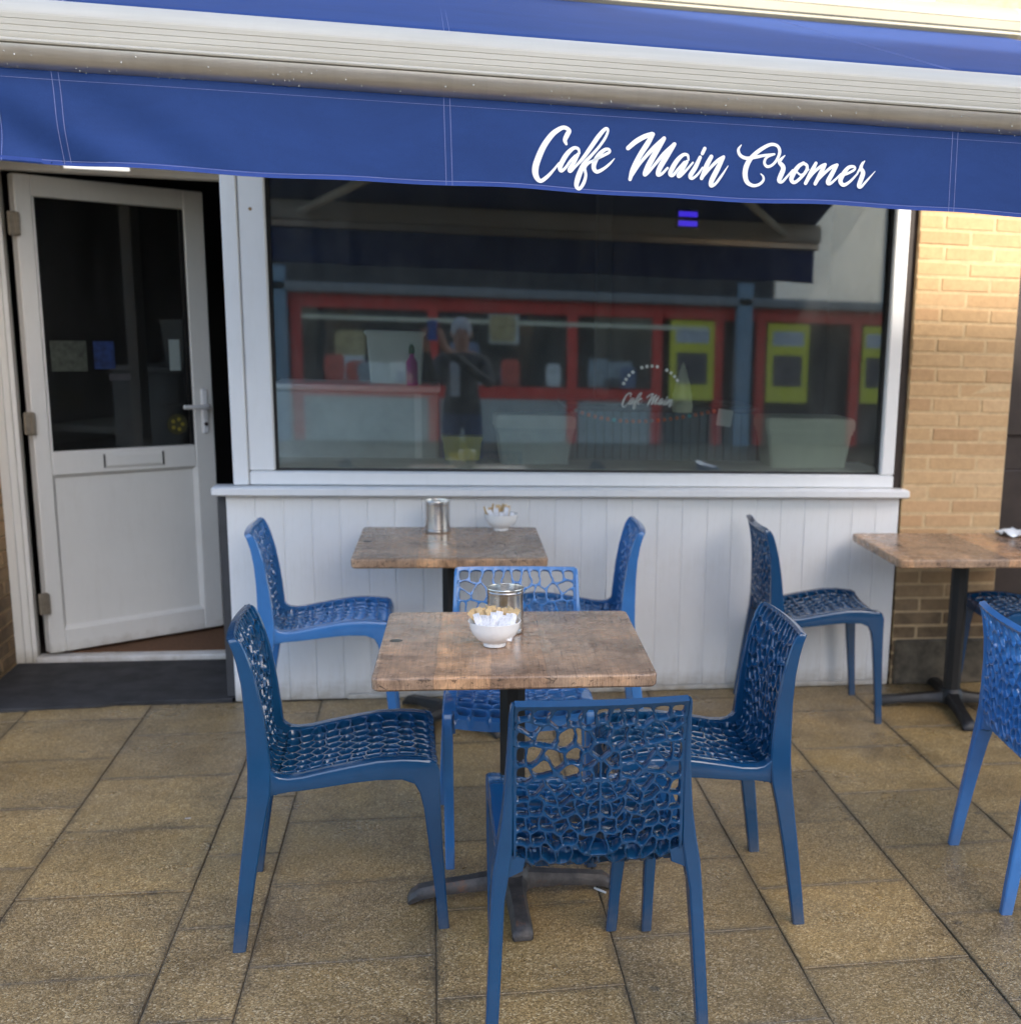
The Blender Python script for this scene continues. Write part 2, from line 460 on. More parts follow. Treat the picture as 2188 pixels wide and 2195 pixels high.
XS = [(-3.012, -2.561, .25), (-2.561, -2.110, .03), (-2.110, -1.660, .26), (-1.660, -1.209, .249), (-1.209, -.757, .035), (-.757, -.552, .262), (-.552, -.101, .036), (-.101, .349, .277), (.349, .799, .055),
      (.799, 1.249, .288), (1.249, 1.699, .063), (1.699, 2.149, .279), (2.149, 2.599, .06), (2.599, 3.049, .28), (3.049, 3.499, .05), (3.499, 3.93, .28)]
slab_cache = {}
def slab_mesh(wx, wy):
    k = (round(wx, 3), round(wy, 3))
    if k not in slab_cache:
        slab_cache[k] = MB().box(-wx / 2, wx / 2, -wy / 2, wy / 2, -0.045, 0, 0.0018).mesh('paving_slab')
    return slab_cache[k]
for x0, x1, ph in XS:
    y = ph - 0.457 * 6
    while y < 1.79:
        a, b = y, min(y + 0.457, 1.792)
        if b > -2.4 and b - a > 0.03:
            o = link('paving_slab', slab_mesh(x1 - x0 - 0.0032, b - a - 0.0032), M_SLAB, pave,
                     ((x0 + x1) / 2 + random.uniform(-.0012, .0012), (a + b) / 2, random.uniform(-.0018, .0012)))
            o.rotation_euler = (random.uniform(-.0025, .0025), random.uniform(-.0025, .0025), random.uniform(-.0015, .0015))
        y += 0.457

# ---------------------------------------------------------------- cafe building shell
YW = 1.797
bld = thing('cafe_building', 'cafe building shell with dark interior behind the white shopfront', 'building')
MB().box(-2.9, 4.2, 1.802, 2.0, 2.215, 3.9).obj('fascia', simple('blue grey fascia', (0.42, 0.44, 0.50), 0.6), bld)
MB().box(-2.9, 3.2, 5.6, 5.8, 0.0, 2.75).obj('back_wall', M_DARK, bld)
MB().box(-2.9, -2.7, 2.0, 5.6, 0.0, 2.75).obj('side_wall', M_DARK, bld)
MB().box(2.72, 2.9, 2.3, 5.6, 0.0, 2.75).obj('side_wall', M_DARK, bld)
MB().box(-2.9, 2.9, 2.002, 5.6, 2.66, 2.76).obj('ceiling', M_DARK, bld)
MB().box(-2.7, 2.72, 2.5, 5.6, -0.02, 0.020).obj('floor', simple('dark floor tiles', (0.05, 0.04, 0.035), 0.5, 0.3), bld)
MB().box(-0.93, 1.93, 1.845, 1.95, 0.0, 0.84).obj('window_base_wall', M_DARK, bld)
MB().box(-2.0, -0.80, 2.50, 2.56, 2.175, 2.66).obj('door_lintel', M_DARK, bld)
MB().box(-1.89, -0.905, 1.80, 2.52, 2.165, 2.213).obj('porch_soffit', M_WHITE, bld)

# interior coir mat inside the door
o = MB().box(-1.80, -0.85, 2.53, 3.5, 0.0205, 0.034, 0.004).obj('entrance_mat', M_BROWN)
tag(o, 'brown coir mat on the floor just inside the open door', 'mat')

# ---------------------------------------------------------------- brick pillars
def rough_brick(l, h, d):
    m = MB().box(-l / 2, l / 2, -d / 2, d / 2, -h / 2, h / 2, 0.0035)
    return m
brick_cache = {}
def brick(l, h, d, loc, parent, rz=0):
    k = (round(l, 3), round(h, 3), round(d, 3), random.randint(0, 2))
    if k not in brick_cache:
        me = rough_brick(l, h, d).mesh('brick')
        for v in me.vertices:
            v.co += Vector((random.uniform(-.0012, .0012), random.uniform(-.0012, .0012), random.uniform(-.001, .001)))
        brick_cache[k] = me
    o = link('brick', brick_cache[k], M_BRICK, parent, loc)
    o.rotation_euler = (random.uniform(-.006, .006), random.uniform(-.004, .004), rz + random.uniform(-.006, .006))
    return o
CH = 0.0635
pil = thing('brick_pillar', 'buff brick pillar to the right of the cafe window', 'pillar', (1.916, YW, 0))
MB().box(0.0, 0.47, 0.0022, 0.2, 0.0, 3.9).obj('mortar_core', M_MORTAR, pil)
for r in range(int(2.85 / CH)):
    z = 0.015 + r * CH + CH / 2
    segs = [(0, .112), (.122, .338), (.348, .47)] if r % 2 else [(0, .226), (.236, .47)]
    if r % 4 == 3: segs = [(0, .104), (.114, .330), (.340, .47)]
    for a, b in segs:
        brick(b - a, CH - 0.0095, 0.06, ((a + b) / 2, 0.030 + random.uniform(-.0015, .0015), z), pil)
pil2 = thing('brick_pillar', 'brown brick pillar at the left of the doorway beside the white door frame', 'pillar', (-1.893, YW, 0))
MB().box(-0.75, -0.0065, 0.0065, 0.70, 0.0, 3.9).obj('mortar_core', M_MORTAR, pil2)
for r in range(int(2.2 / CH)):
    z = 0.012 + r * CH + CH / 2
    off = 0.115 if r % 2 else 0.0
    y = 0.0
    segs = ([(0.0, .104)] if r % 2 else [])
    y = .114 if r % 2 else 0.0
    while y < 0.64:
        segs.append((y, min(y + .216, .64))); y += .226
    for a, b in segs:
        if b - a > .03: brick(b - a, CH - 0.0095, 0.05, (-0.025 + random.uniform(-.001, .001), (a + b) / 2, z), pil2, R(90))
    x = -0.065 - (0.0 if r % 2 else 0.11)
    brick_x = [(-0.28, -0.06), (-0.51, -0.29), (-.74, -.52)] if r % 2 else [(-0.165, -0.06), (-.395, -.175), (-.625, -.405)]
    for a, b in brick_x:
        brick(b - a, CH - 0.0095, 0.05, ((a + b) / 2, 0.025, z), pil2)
# rendered plinth under the right pillar and dark recess beyond
o = MB().box(1.925, 4.2, 1.772, 1.80, 0.0, 0.205, 0.006).obj('plinth', M_RENDER)
tag(o, 'cracked grey rendered plinth along the foot of the brick pillar', 'plinth')
rec = thing('dark_doorway', 'dark brown doorway beyond the brick pillar at the right edge', 'doorway', (2.388, YW, 0))
MB().box(0.0, 0.012, 0.21, 0.30, 0.0, 2.2).obj('jamb', M_DKWOOD, rec)
MB().box(0.0, 1.6, 0.25, 0.32, 0.0, 2.212).obj('panel', M_DKWOOD, rec)
MB().box(0.10, 0.75, 0.238, 0.252, 1.1, 2.0, 0.01).obj('raised_panel', M_DKWOOD, rec)
MB().box(0.10, 0.75, 0.238, 0.252, 0.25, 0.95, 0.01).obj('raised_panel', M_DKWOOD, rec)

# ---------------------------------------------------------------- panelling under the window
pan = thing('timber_panelling', 'white tongue and groove panelling below the cafe window', 'panelling', (-0.892, YW, 0))
nb = 26; bw = 2.796 / nb
def board_mesh(wd):
    m = MB(); h = 0.851; g = 0.0030; d = 0.0032
    prof = [(0, d), (0.0006, d), (g, 0), (wd - g, 0), (wd - 0.0006, d), (wd, d), (wd, 0.02), (0, 0.02)]
    m.loft([[(x, y, z) for x, y in prof] for z in (0.0, h)])
    return m.mesh('board')
bme = board_mesh(bw)
for i in range(nb):
    o = link('board', bme, M_BOARD, pan, (i * bw, random.uniform(0, .0008), 0.003))
MB().box(0.0, 2.796, 0.0205, 0.046, 0.0, 0.85).obj('backing', M_WHITE, pan)
MB().box(0.44, 2.79, -0.009, -0.0008, 0.0, 0.024, 0.003).obj('skirting_strip', M_BOARD, pan)

# ---------------------------------------------------------------- shop window
win = thing('shop_window', 'large white framed cafe window reflecting the street', 'window', (0, YW, 0))
GX0, GX1, GZ0, GZ1 = -0.703, 1.812, 0.944, 2.14
MB().box(-0.936, 1.928, -0.062, 0.05, 0.852, 0.887, 0.006).obj('sill', M_UPVC, win, 40)
MB().box(-0.800, 1.872, 0.000, 0.085, 0.888, GZ0, 0.006).obj('bottom_rail', M_UPVC, win, 40)
MB().box(-0.860, -0.802, -0.006, 0.10, 0.888, 2.21, 0.005).obj('corner_post', M_UPVC, win, 40)
MB().box(-0.800, GX0, 0.002, 0.085, GZ0 + .0005, 2.21, 0.006).obj('jamb', M_UPVC, win, 40)
MB().box(GX1, 1.872, 0.002, 0.085, GZ0 + .0005, 2.21, 0.006).obj('jamb', M_UPVC, win, 40)
MB().box(GX0 + .0005, GX1 - .0005, 0.002, 0.085, GZ1, 2.21, 0.006).obj('head', M_UPVC, win, 40)
for nm, b in (('gasket', (GX0, GX0 + .011, .036, .05, GZ0, GZ1)), ('gasket', (GX1 - .011, GX1, .036, .05, GZ0, GZ1)), ('gasket', (GX0 + .0115, GX1 - .0115, .036, .05, GZ0, GZ0 + .010))):
    MB().box(*b).obj(nm, M_BLACK, win)
MB().box(1.8725, 1.9155, 0.028, 0.09, 0.0, 2.21).obj('dark_gap', M_DKWOOD, win)
pane = MB().box(GX0 + .002, GX1 - .002, -.003, .003, -(GZ1 - GZ0) / 2 + .002, (GZ1 - GZ0) / 2 - .002).obj('pane', M_GLASS, win, None, (0, 0.058, (GZ0 + GZ1) / 2))
pane.rotation_euler = (R(-0.6), 0, 0)
MB().box(GX0 - .04, GX1 + .06, 0.088, 0.46, 0.915, 0.952, 0.006).obj('window_board', simple('worn grey window board', (0.55, 0.57, 0.52), 0.5, 0.2), win)
o = MB().lathe([(0.0, -0.003), (0.006, -0.003), (0.0065, 0.0), (0.0, 0.0)], n=12).obj('rust_spot', simple('rust', (0.25, 0.14, 0.05), 0.9), win, None, (-0.755, 0.0005, 1.935))
o.rotation_euler = (R(90), 0, 0)

# ---------------------------------------------------------------- doorway: step, frame, open door
st = MB()
front = [(-1.885, -.062), (-1.70, -.045), (-1.52, -.034), (-1.41, -.030), (-1.33, 0.0), (-1.15, .012), (-1.02, .005), (-.905, .010)]
top = [(x, YW + y, 0.013) for x, y in front] + [(-.905, 2.428, 0.013), (-1.885, 2.428, 0.013)]
st.loft([[(x, y, -0.009) for x, y, z in top], [(x, y, 0.009) for x, y, z in top], [(x * .998 - .003, y + (.004 if y < 2 else -.003), z) for x, y, z in top]])
tag(st.obj('doorstep', M_SLATE), 'worn black slate doorstep in front of the open white door', 'doorstep')

df = thing('door_frame', 'off white plastic door frame around the open doorway', 'door frame', (0, 2.43, 0))
prof = [(0, 0), (.034, 0), (.037, .010), (.060, .012), (.063, .026), (.078, .028), (.078, .075), (0, .075)]
m = MB(); m.loft([[(-1.8915 + x, y, z) for x, y in prof] for z in (0.0, 2.085)]); m.obj('jamb', M_DOOR, df)
m = MB(); m.loft([[(-.872 - x, y, z) for x, y in prof] for z in (0.0, 2.085)]); m.obj('jamb', M_DOOR, df)
MB().box(-1.8915, -.872, 0, .075, 2.0855, 2.164, .004).obj('head', M_DOOR, df)
MB().box(-1.8125, -.951, 0.0, .075, 0.0, 0.036, .006).obj('threshold', M_UPVC, df)

LW, LZ0, LZ1 = 0.808, 0.047, 2.076
ANG = math.atan2(.589, .807)
dr = thing('entrance_door', 'off white half glazed cafe door standing open inwards', 'door', (-1.771, 2.468, 0), ANG)
T = 0.03   # half thickness; local -y faces the street
MB().box(0, .068, -T, T, LZ0, LZ1, .005).obj('stile', M_DOOR, dr, 40)
MB().box(LW - .096, LW, -T, T, LZ0, LZ1, .005).obj('stile', M_DOOR, dr, 40)
for z0, z1 in ((LZ0, .150), (.832, .934), (1.990, LZ1)):
    MB().box(.0685, LW - .0965, -T + .0006, T - .0006, z0, z1, .004).obj('rail', M_DOOR, dr, 40)
MB().box(.0685, LW - .0965, -.003, .003, .9345, 1.9895).obj('glazing', M_DGLASS, dr)
for a in ((.069, .077, .935, 1.989), (LW - .105, LW - .097, .935, 1.989)):
    MB().box(a[0], a[1], -T + .006, -.006, a[2], a[3]).obj('bead', M_BLACK if a[0] > .5 else M_DOOR, dr)
MB().box(.0685, LW - .0965, -.010, .010, .1505, .8315).obj('panel', M_DOOR, dr)
pm = MB()
x0, x1, z0, z1 = .0685, LW - .0965, .1505, .8315
for d0, d1, y0, y1 in ((0, .012, -.024, -.0105),):
    pm.loft([[(x0, y0, z0), (x1, y0, z0), (x1, y0, z1), (x0, y0, z1)], [(x0 + d1, y1, z0 + d1), (x1 - d1, y1, z0 + d1), (x1 - d1, y1, z1 - d1), (x0 + d1, y1, z1 - d1)]], cap=False)
pm.obj('panel_moulding', M_DOOR, dr)
lb = MB().box(.284, .556, -T - .004, -T + .002, .852, .916, .003).obj('letterbox', M_DOOR, dr)
MB().box(.292, .548, -T - .009, -T - .0045, .859, .909, .003).obj('flap', M_DOOR, lb)
for bx in ((.2835, .2905), (.549, .5565)):
    MB().box(bx[0], bx[1], -T - .0055, -T - .0042, .854, .914).obj('shadow_gap', M_BLACK, lb)
hd = MB().box(LW - .062, LW - .030, -T - .012, -T + .002, .985, 1.195, .006).obj('handle_plate', M_UPVC, dr, 40)
MB().tube([(LW - .046, -T - .010, 1.112), (LW - .046, -T - .052, 1.112), (LW - .06, -T - .060, 1.112), (LW - .17, -T - .060, 1.114)], [.010, .010, .011, .009], 10).obj('lever', M_UPVC, hd, 50)
MB().lathe([(0, -.003), (.009, -.003), (.009, .003), (0, .003)], n=14).obj('lock_cylinder', M_DKWOOD, hd, None, (LW - .046, -T - .0135, 1.03)).rotation_euler = (R(90), 0, 0)
for z in (0.278, 1.061, 1.876):
    MB().box(-.034, .004, -T - .016, -T + .004, z - .048, z + .048, .004).box(-.012, .006, -T - .024, -T - .0155, z - .046, z + .046, .003).obj('hinge', M_HINGE, dr)
def sticker(x0, x1, z0, z1, mat, label=None, name='sticker'):
    o = MB().box(x0, x1, -.0052, -.0038, z0, z1).obj(name, mat, dr)
    if label: o['label'] = label
    return o
sticker(.105, .255, 1.275, 1.405, simple('pale green notice', (0.040, 0.048, 0.036), 0.7, 0.6, 40), 'pale green notice stuck inside the glass', 'notice')
sticker(.285, .375, 1.285, 1.405, simple('blue notice', (0.008, 0.022, 0.085), 0.6, 0.7, 30), 'blue notice stuck inside the glass', 'notice')
sticker(.622, .672, 1.275, 1.415, simple('pale sticker', (0.26, 0.31, 0.30), 0.6, 0.1, 30), 'narrow white sticker', 'notice')
sticker(.345, .44, 1.235, 1.262, simple('grey sticker', (0.05, 0.05, 0.055), 0.6, 0.5, 60), None, 'notice')
yr = MB().lathe([(0, -.0006), (.048, -.0006), (.048, .0006), (0, .0006)], n=20).obj('round_sticker', simple('dark round sticker', (0.035, 0.033, 0.012), 0.6, 0.3, 40), dr, None, (.642, -.0046, 1.03))
yr.rotation_euler = (R(90), 0, 0)
for k in range(5):
    a = 2 * math.pi * k / 5
    MB().lathe([(0, -.0006), (.009, -.0006), (.009, .0006), (0, .0006)], n=10).obj('dot', simple('yellow dot', (0.22, 0.18, 0.02), 0.6), yr, None, (.024 * math.cos(a), .024 * math.sin(a), .0016))
# porch tube light seen under the valance
pl = thing('porch_light', 'lit white tube light under the porch soffit above the door', 'light', (-1.38, 2.22, 2.082))
MB().box(-.13, .13, -.02, .02, .022, .044, .004).obj('batten', M_WHITE, pl)
em = NT('lit tube'); em.set(Base_Color=(1, 1, 1)); em.b.inputs['Emission Color'].default_value = (1, .98, .95, 1); em.b.inputs['Emission Strength'].default_value = 0.28
MB().tube([(-.12, 0, .010), (.12, 0, .010)], .008, 12).obj('tube', em.m, pl, 50)

# ================================================================= AWNING
AX0, AX1 = -0.985, 2.14
aw = thing('awning', 'blue canvas awning with off white front bar and lettered valance', 'awning', (0, 0, 0))
YV = -0.357
def vdisp(x, z):
    d = 0.0016 * math.sin(x * 4.1 + 1.0) + 0.0012 * math.sin(x * 9.7 + z * 8)
    f = max(0.0, 1 - (x - AX0) / 0.55)
    low = (2.055 - z) / 0.19
    d += f * 0.016 * low * math.sin((x * 0.75 + z * 1.15) * 30 + 0.5) + f * f * 0.012 * low
    return d
def vz(x, t):
    zb = 1.8615 + 0.0022 * math.sin(x * 7 + 1.2) + 0.0016 * math.sin(x * 17)
    return zb + (2.056 - zb) * t
m = MB(); NX, NZ = 160, 14
for i in range(NX + 1):
    x = AX0 + (AX1 - AX0) * i / NX
    for j in range(NZ + 1):
        z = vz(x, j / NZ); m.v.append((x, YV + vdisp(x, z), z))
for i in range(NX):
    for j in range(NZ):
        a = i * (NZ + 1) + j; m.f.append((a, a + NZ + 1, a + NZ + 2, a + 1))
val = m.obj('valance', M_CANVAS, aw, 60)
md = val.modifiers.new('thickness', 'SOLIDIFY'); md.thickness = 0.0012; md.offset = 1
def ribbon(pts_xz, wd, off):
    mm = MB(); n = len(pts_xz)
    for i, (x, z) in enumerate(pts_xz):
        a = pts_xz[max(i - 1, 0)]; b = pts_xz[min(i + 1, n - 1)]
        dx, dz = b[0] - a[0], b[1] - a[1]; l = math.hypot(dx, dz) or 1
        nx, nz = -dz / l * wd / 2, dx / l * wd / 2
        for s_ in (-1, 1):
            mm.v.append((x + nx * s_, YV + vdisp(x, z) - off, z + nz * s_))
    for i in range(n - 1): mm.f.append((2 * i, 2 * i + 1, 2 * i + 3, 2 * i + 2))
    return mm
hem = [(AX0 + (AX1 - AX0) * i / 120, vz(AX0 + (AX1 - AX0) * i / 120, 0.0) + 0.005) for i in range(121)]
ribbon(hem, 0.011, 0.0022).obj('hem_tape', M_HEM, aw)
ribbon([(x, z + 0.0035) for x, z in hem], 0.0012, 0.0030).obj('hem_stitching', M_THREAD, aw)
for xs, tilt in ((-0.853, .010), (-0.050, .004), (1.158, .004)):
    for dx in (-.0068, .0068):
        ribbon([(xs + dx + tilt * (j / 12 - .5) * -1.0, vz(xs, j / 12)) for j in range(13)], 0.0013, 0.0024).obj('seam_stitching', M_THREAD, aw)
ribbon([(AX0 + .012, vz(AX0, j / 12)) for j in range(13)], 0.0013, 0.0024).obj('seam_stitching', M_THREAD, aw)
ribbon([(AX0 + (AX1 - AX0) * i / 100, 2.032) for i in range(101)], 0.0008, 0.0022).obj('seam_stitching', M_THREAD, aw)

def stroke(pts, n=7):
    P = [Vector((a, b, c)) for a, b, c in pts]
    Q = [2 * P[0] - P[1]] + P + [2 * P[-1] - P[-2]]
    out = []
    for i in range(1, len(Q) - 2):
        for k in range(n):
            t = k / n
            a, b, c, d = Q[i - 1], Q[i], Q[i + 1], Q[i + 2]
            out.append(0.5 * ((2 * b) + (c - a) * t + (2 * a - 5 * b + 4 * c - d) * t * t + (3 * b - a - 3 * c + d) * t ** 3))
    out.append(P[-1])
    return out
def stroke_mesh(mm, pts, place):
    S = stroke(pts); n = len(S); L = []; Rr = []
    for i, q in enumerate(S):
        a = S[max(i - 1, 0)]; b = S[min(i + 1, n - 1)]
        dx, dz = b.x - a.x, b.y - a.y; l = math.hypot(dx, dz) or 1e-6
        w2 = max(q.z, 0.0006) / 2
        L.append((q.x - dz / l * w2, q.y + dx / l * w2)); Rr.append((q.x + dz / l * w2, q.y - dx / l * w2))
    def cap(q, dx, dz, w2):
        a0 = math.atan2(dx, -dz)
        return [(q.x + w2 * math.cos(a0 - math.pi * k / 6), q.y + w2 * math.sin(a0 - math.pi * k / 6)) for k in range(1, 6)]
    base = len(mm.v)
    for i in range(n): mm.v.append(place(*L[i])); mm.v.append(place(*Rr[i]))
    for i in range(n - 1): mm.f.append((base + 2 * i, base + 2 * i + 1, base + 2 * i + 3, base + 2 * i + 2))
    for e, (i, j) in enumerate(((n - 1, n - 2), (0, 1))):
        q = S[i]; d = S[i] - S[j]; l = math.hypot(d.x, d.y) or 1e-6
        c = cap(q, d.x / l, d.y / l, max(q.z, .0006) / 2)
        b2 = len(mm.v)
        for p_ in c: mm.v.append(place(*p_))
        li, ri = (base + 2 * i, base + 2 * i + 1) if e == 0 else (base + 2 * i + 1, base + 2 * i)
        mm.f.append((li, *range(b2, b2 + 5), ri))
LETTERS=[[(0.2146,1.9656,0.0057),(0.2116,1.9745,0.0096),(0.2168,1.9863,0.0109),(0.2207,1.9954,0.0096),(0.2092,2.0012,0.0087),(0.1945,1.9944,0.0105),(0.1803,1.9821,0.012),(0.1639,1.9591,0.0131),(0.1515,1.9322,0.014),(0.1446,1.9086,0.0144),(0.1469,1.8914,0.0123),(0.1566,1.8822,0.0088),(0.1709,1.8914,0.0079),(0.1852,1.9066,0.0057),(0.1984,1.9232,0.0044)],[(0.2448,1.9475,0.0048),(0.242,1.9567,0.0066),(0.2317,1.9578,0.0079),(0.2181,1.946,0.0101),(0.2067,1.9285,0.011),(0.2007,1.9138,0.0101),(0.2038,1.9066,0.0075),(0.2129,1.9134,0.0062),(0.2249,1.9299,0.0061),(0.2359,1.9411,0.0066)],[(0.2415,1.9446,0.0079),(0.2321,1.9261,0.0092),(0.2229,1.9108,0.0097),(0.2256,1.9075,0.0075),(0.2362,1.9179,0.0055),(0.2494,1.9313,0.0053)],[(0.2362,1.9179,0.0053),(0.2538,1.9379,0.0079),(0.2713,1.9622,0.0097),(0.2888,1.9874,0.0099),(0.3037,2.0037,0.0075),(0.31,2.0011,0.0057),(0.3041,1.9848,0.0062),(0.2892,1.9632,0.0062),(0.2716,1.9431,0.007),(0.2562,1.9264,0.0088),(0.2485,1.91,0.0115),(0.2414,1.8905,0.0121),(0.2389,1.875,0.0097),(0.2461,1.8698,0.0075),(0.2554,1.8827,0.008),(0.2601,1.9,0.0066),(0.2581,1.9169,0.0062),(0.2695,1.9303,0.0053)],[(0.2584,1.9229,0.0057),(0.2829,1.9363,0.0062),(0.3018,1.9465,0.0066),(0.314,1.954,0.0062),(0.3121,1.9598,0.0062),(0.3027,1.958,0.0079),(0.2899,1.9463,0.0101),(0.2798,1.9287,0.011),(0.2787,1.9159,0.0099),(0.2859,1.9091,0.0084),(0.3,1.9158,0.0066),(0.3144,1.9275,0.0053),(0.3259,1.9402,0.0018)],[(0.357,1.965,0.0097),(0.3748,1.9804,0.0111),(0.3944,1.9922,0.0111),(0.4124,1.999,0.0106)],[(0.4147,1.9991,0.0089),(0.4027,1.9782,0.012),(0.3845,1.9495,0.0115),(0.3693,1.9187,0.0111),(0.363,1.8965,0.008)],[(0.3658,1.9024,0.0058),(0.3878,1.9358,0.0071),(0.4155,1.9673,0.0093),(0.4411,1.9915,0.0089)],[(0.4395,1.9889,0.0098),(0.4225,1.9602,0.0124),(0.4055,1.9293,0.0125),(0.3968,1.9095,0.0093),(0.4043,1.9125,0.0062),(0.4187,1.93,0.0067),(0.4408,1.9569,0.0085),(0.4658,1.9802,0.0085)],[(0.4643,1.9786,0.0098),(0.4483,1.9531,0.0125),(0.4329,1.9265,0.012),(0.4283,1.9112,0.0098),(0.4374,1.9127,0.0067),(0.4508,1.9264,0.0054)],[(0.4999,1.9474,0.0049),(0.4971,1.9575,0.0063),(0.4867,1.9574,0.008),(0.4733,1.9448,0.0103),(0.4623,1.927,0.0112),(0.4571,1.9138,0.0098),(0.4639,1.9109,0.0072),(0.4761,1.9256,0.0063),(0.4906,1.9415,0.0067)],[(0.4959,1.9428,0.008),(0.4858,1.925,0.0094),(0.477,1.9116,0.0098),(0.4816,1.9106,0.0072),(0.4958,1.9245,0.0056),(0.5103,1.9415,0.0045)],[(0.5272,1.9543,0.0081),(0.5164,1.931,0.0103),(0.5052,1.912,0.0103),(0.5104,1.9065,0.0067),(0.5227,1.9162,0.0054),(0.5337,1.932,0.004)],[(0.5374,1.9745,0.008),(0.532,1.9629,0.008)],[(0.5536,1.9571,0.0094),(0.5431,1.9367,0.0113),(0.5319,1.9077,0.0085)],[(0.5338,1.9101,0.0061),(0.5525,1.9327,0.0071),(0.5691,1.9491,0.008),(0.5829,1.9583,0.0071)],[(0.582,1.9566,0.0085),(0.5697,1.9314,0.0118),(0.5565,1.9044,0.0118),(0.5549,1.8927,0.009),(0.5648,1.8964,0.0066),(0.5789,1.9148,0.0057),(0.5944,1.9387,0.0019)],[(0.6245,1.9872,0.0024),(0.618,1.9762,0.0066),(0.6229,1.9644,0.0076),(0.6375,1.9584,0.008),(0.6571,1.9613,0.0076),(0.6792,1.9666,0.0066),(0.705,1.9717,0.0038)],[(0.7058,1.9709,0.0038),(0.6873,1.963,0.0057),(0.6819,1.9508,0.0066),(0.689,1.9425,0.0067),(0.7012,1.9466,0.0062),(0.7123,1.9598,0.0067),(0.718,1.9773,0.0076),(0.7116,1.9899,0.0071),(0.6954,1.9922,0.0076),(0.6736,1.9809,0.009),(0.6526,1.9633,0.0099),(0.6401,1.9439,0.0123),(0.6364,1.9236,0.0123),(0.6416,1.9055,0.0105),(0.6561,1.8979,0.0076),(0.6702,1.9005,0.0067),(0.6807,1.9098,0.006),(0.6808,1.919,0.0048),(0.6746,1.9251,0.0029)],[(0.7308,1.9695,0.0024),(0.7218,1.9603,0.0071),(0.7183,1.9537,0.0086),(0.7265,1.9457,0.011),(0.7283,1.9377,0.0114),(0.723,1.9236,0.0119),(0.7195,1.9123,0.01),(0.7272,1.91,0.0067),(0.7386,1.9221,0.0053),(0.7516,1.9378,0.0043)],[(0.7772,1.9551,0.0076),(0.765,1.9466,0.0096),(0.7538,1.9299,0.0115),(0.7495,1.9162,0.0105),(0.7573,1.9101,0.0081),(0.7714,1.9206,0.0072),(0.7846,1.9373,0.0077),(0.786,1.9496,0.0072),(0.7759,1.955,0.0072)],[(0.7619,1.9338,0.0043),(0.7735,1.9281,0.0048),(0.7905,1.9411,0.0038)],[(0.8078,1.9563,0.0077),(0.7983,1.9369,0.0105),(0.7846,1.9095,0.0086)],[(0.7859,1.9126,0.0058),(0.8034,1.9348,0.0067),(0.8203,1.9496,0.0072),(0.8307,1.9544,0.0077)],[(0.8291,1.952,0.0091),(0.8193,1.931,0.011),(0.8083,1.9096,0.0086)],[(0.8111,1.9144,0.0058),(0.8264,1.9314,0.0067),(0.8458,1.9487,0.0072),(0.8601,1.9551,0.0077)],[(0.8582,1.9526,0.0091),(0.8491,1.935,0.0111),(0.8395,1.9158,0.0106),(0.8448,1.9115,0.0072),(0.8575,1.9215,0.0053),(0.8707,1.935,0.0043)],[(0.8723,1.9304,0.0048),(0.8897,1.9381,0.0058),(0.9045,1.9473,0.0058),(0.9021,1.9536,0.0063),(0.889,1.9506,0.0087),(0.8771,1.936,0.0111),(0.8704,1.9198,0.0111),(0.8786,1.9104,0.0087),(0.894,1.9187,0.0063),(0.9128,1.9384,0.0043)],[(0.9115,1.9383,0.0043),(0.9207,1.9551,0.0058),(0.9284,1.9676,0.0029)],[(0.924,1.9635,0.0058),(0.9201,1.9516,0.0092),(0.926,1.941,0.0111),(0.9218,1.9248,0.0116),(0.9171,1.9105,0.0097),(0.9234,1.9085,0.0068),(0.9349,1.9213,0.0053),(0.9565,1.9459,0.0015)]]
ORDER = [0, 1, 2, 3, 4, 5, 6, 7, 8, 9, 10, 11, 12, 13, 14, 15, 16, 17, 18, 19, 20, 21, 22, 23, 24, 25, 26, 27, 28, 29]
WORDS = (LETTERS[:5], LETTERS[5:17], LETTERS[17:])
for wi, word in enumerate(WORDS):
    mm = MB()
    for k, stt in enumerate(word):
        stroke_mesh(mm, stt, lambda x, z, k=k: (x, YV + vdisp(x, z) - 0.0030 - 0.00018 * k, z))
    o = mm.obj('lettering', M_LETTER, aw)
    o['label'] = ('white script word Cafe', 'white script word Main', 'white script word Cromer')[wi]
# front bar
bp = [(-.345, 2.0925), (-.394, 2.0930), (-.4015, 2.0945), (-.4030, 2.0980), (-.4015, 2.1012), (-.398, 2.1030)]
for k in range(4):
    z0 = 2.1040 + k * .0123
    bp += [(-.3985, z0), (-.3985, z0 + .0092), (-.3974, z0 + .0100), (-.3974, z0 + .0114)]
bp += [(-.3965, 2.1540), (-.3950, 2.1565), (-.386, 2.1660), (-.369, 2.1800), (-.350, 2.1890), (-.325, 2.1930), (-.300, 2.1890), (-.292, 2.17), (-.292, 2.0925)]
MB().loft([[(x, y, z) for y, z in bp] for x in (-1.03, 0.3, AX1 + .02)]).obj('front_bar', M_BAR, aw, 28)
rp = [(-.332, 2.055)] + [(-.346 - .049 * math.sin(R(a)), 2.0922 - .0440 * math.cos(R(a))) for a in range(6, 91, 7)] + [(-.345, 2.0920), (-.332, 2.088)]
MB().loft([[(x, y, z) for y, z in rp] for x in (-1.03, 0.3, AX1 + .02)]).obj('lower_roll', M_ROLL, aw, 28)
rd = MB(); rr = random.Random(3)
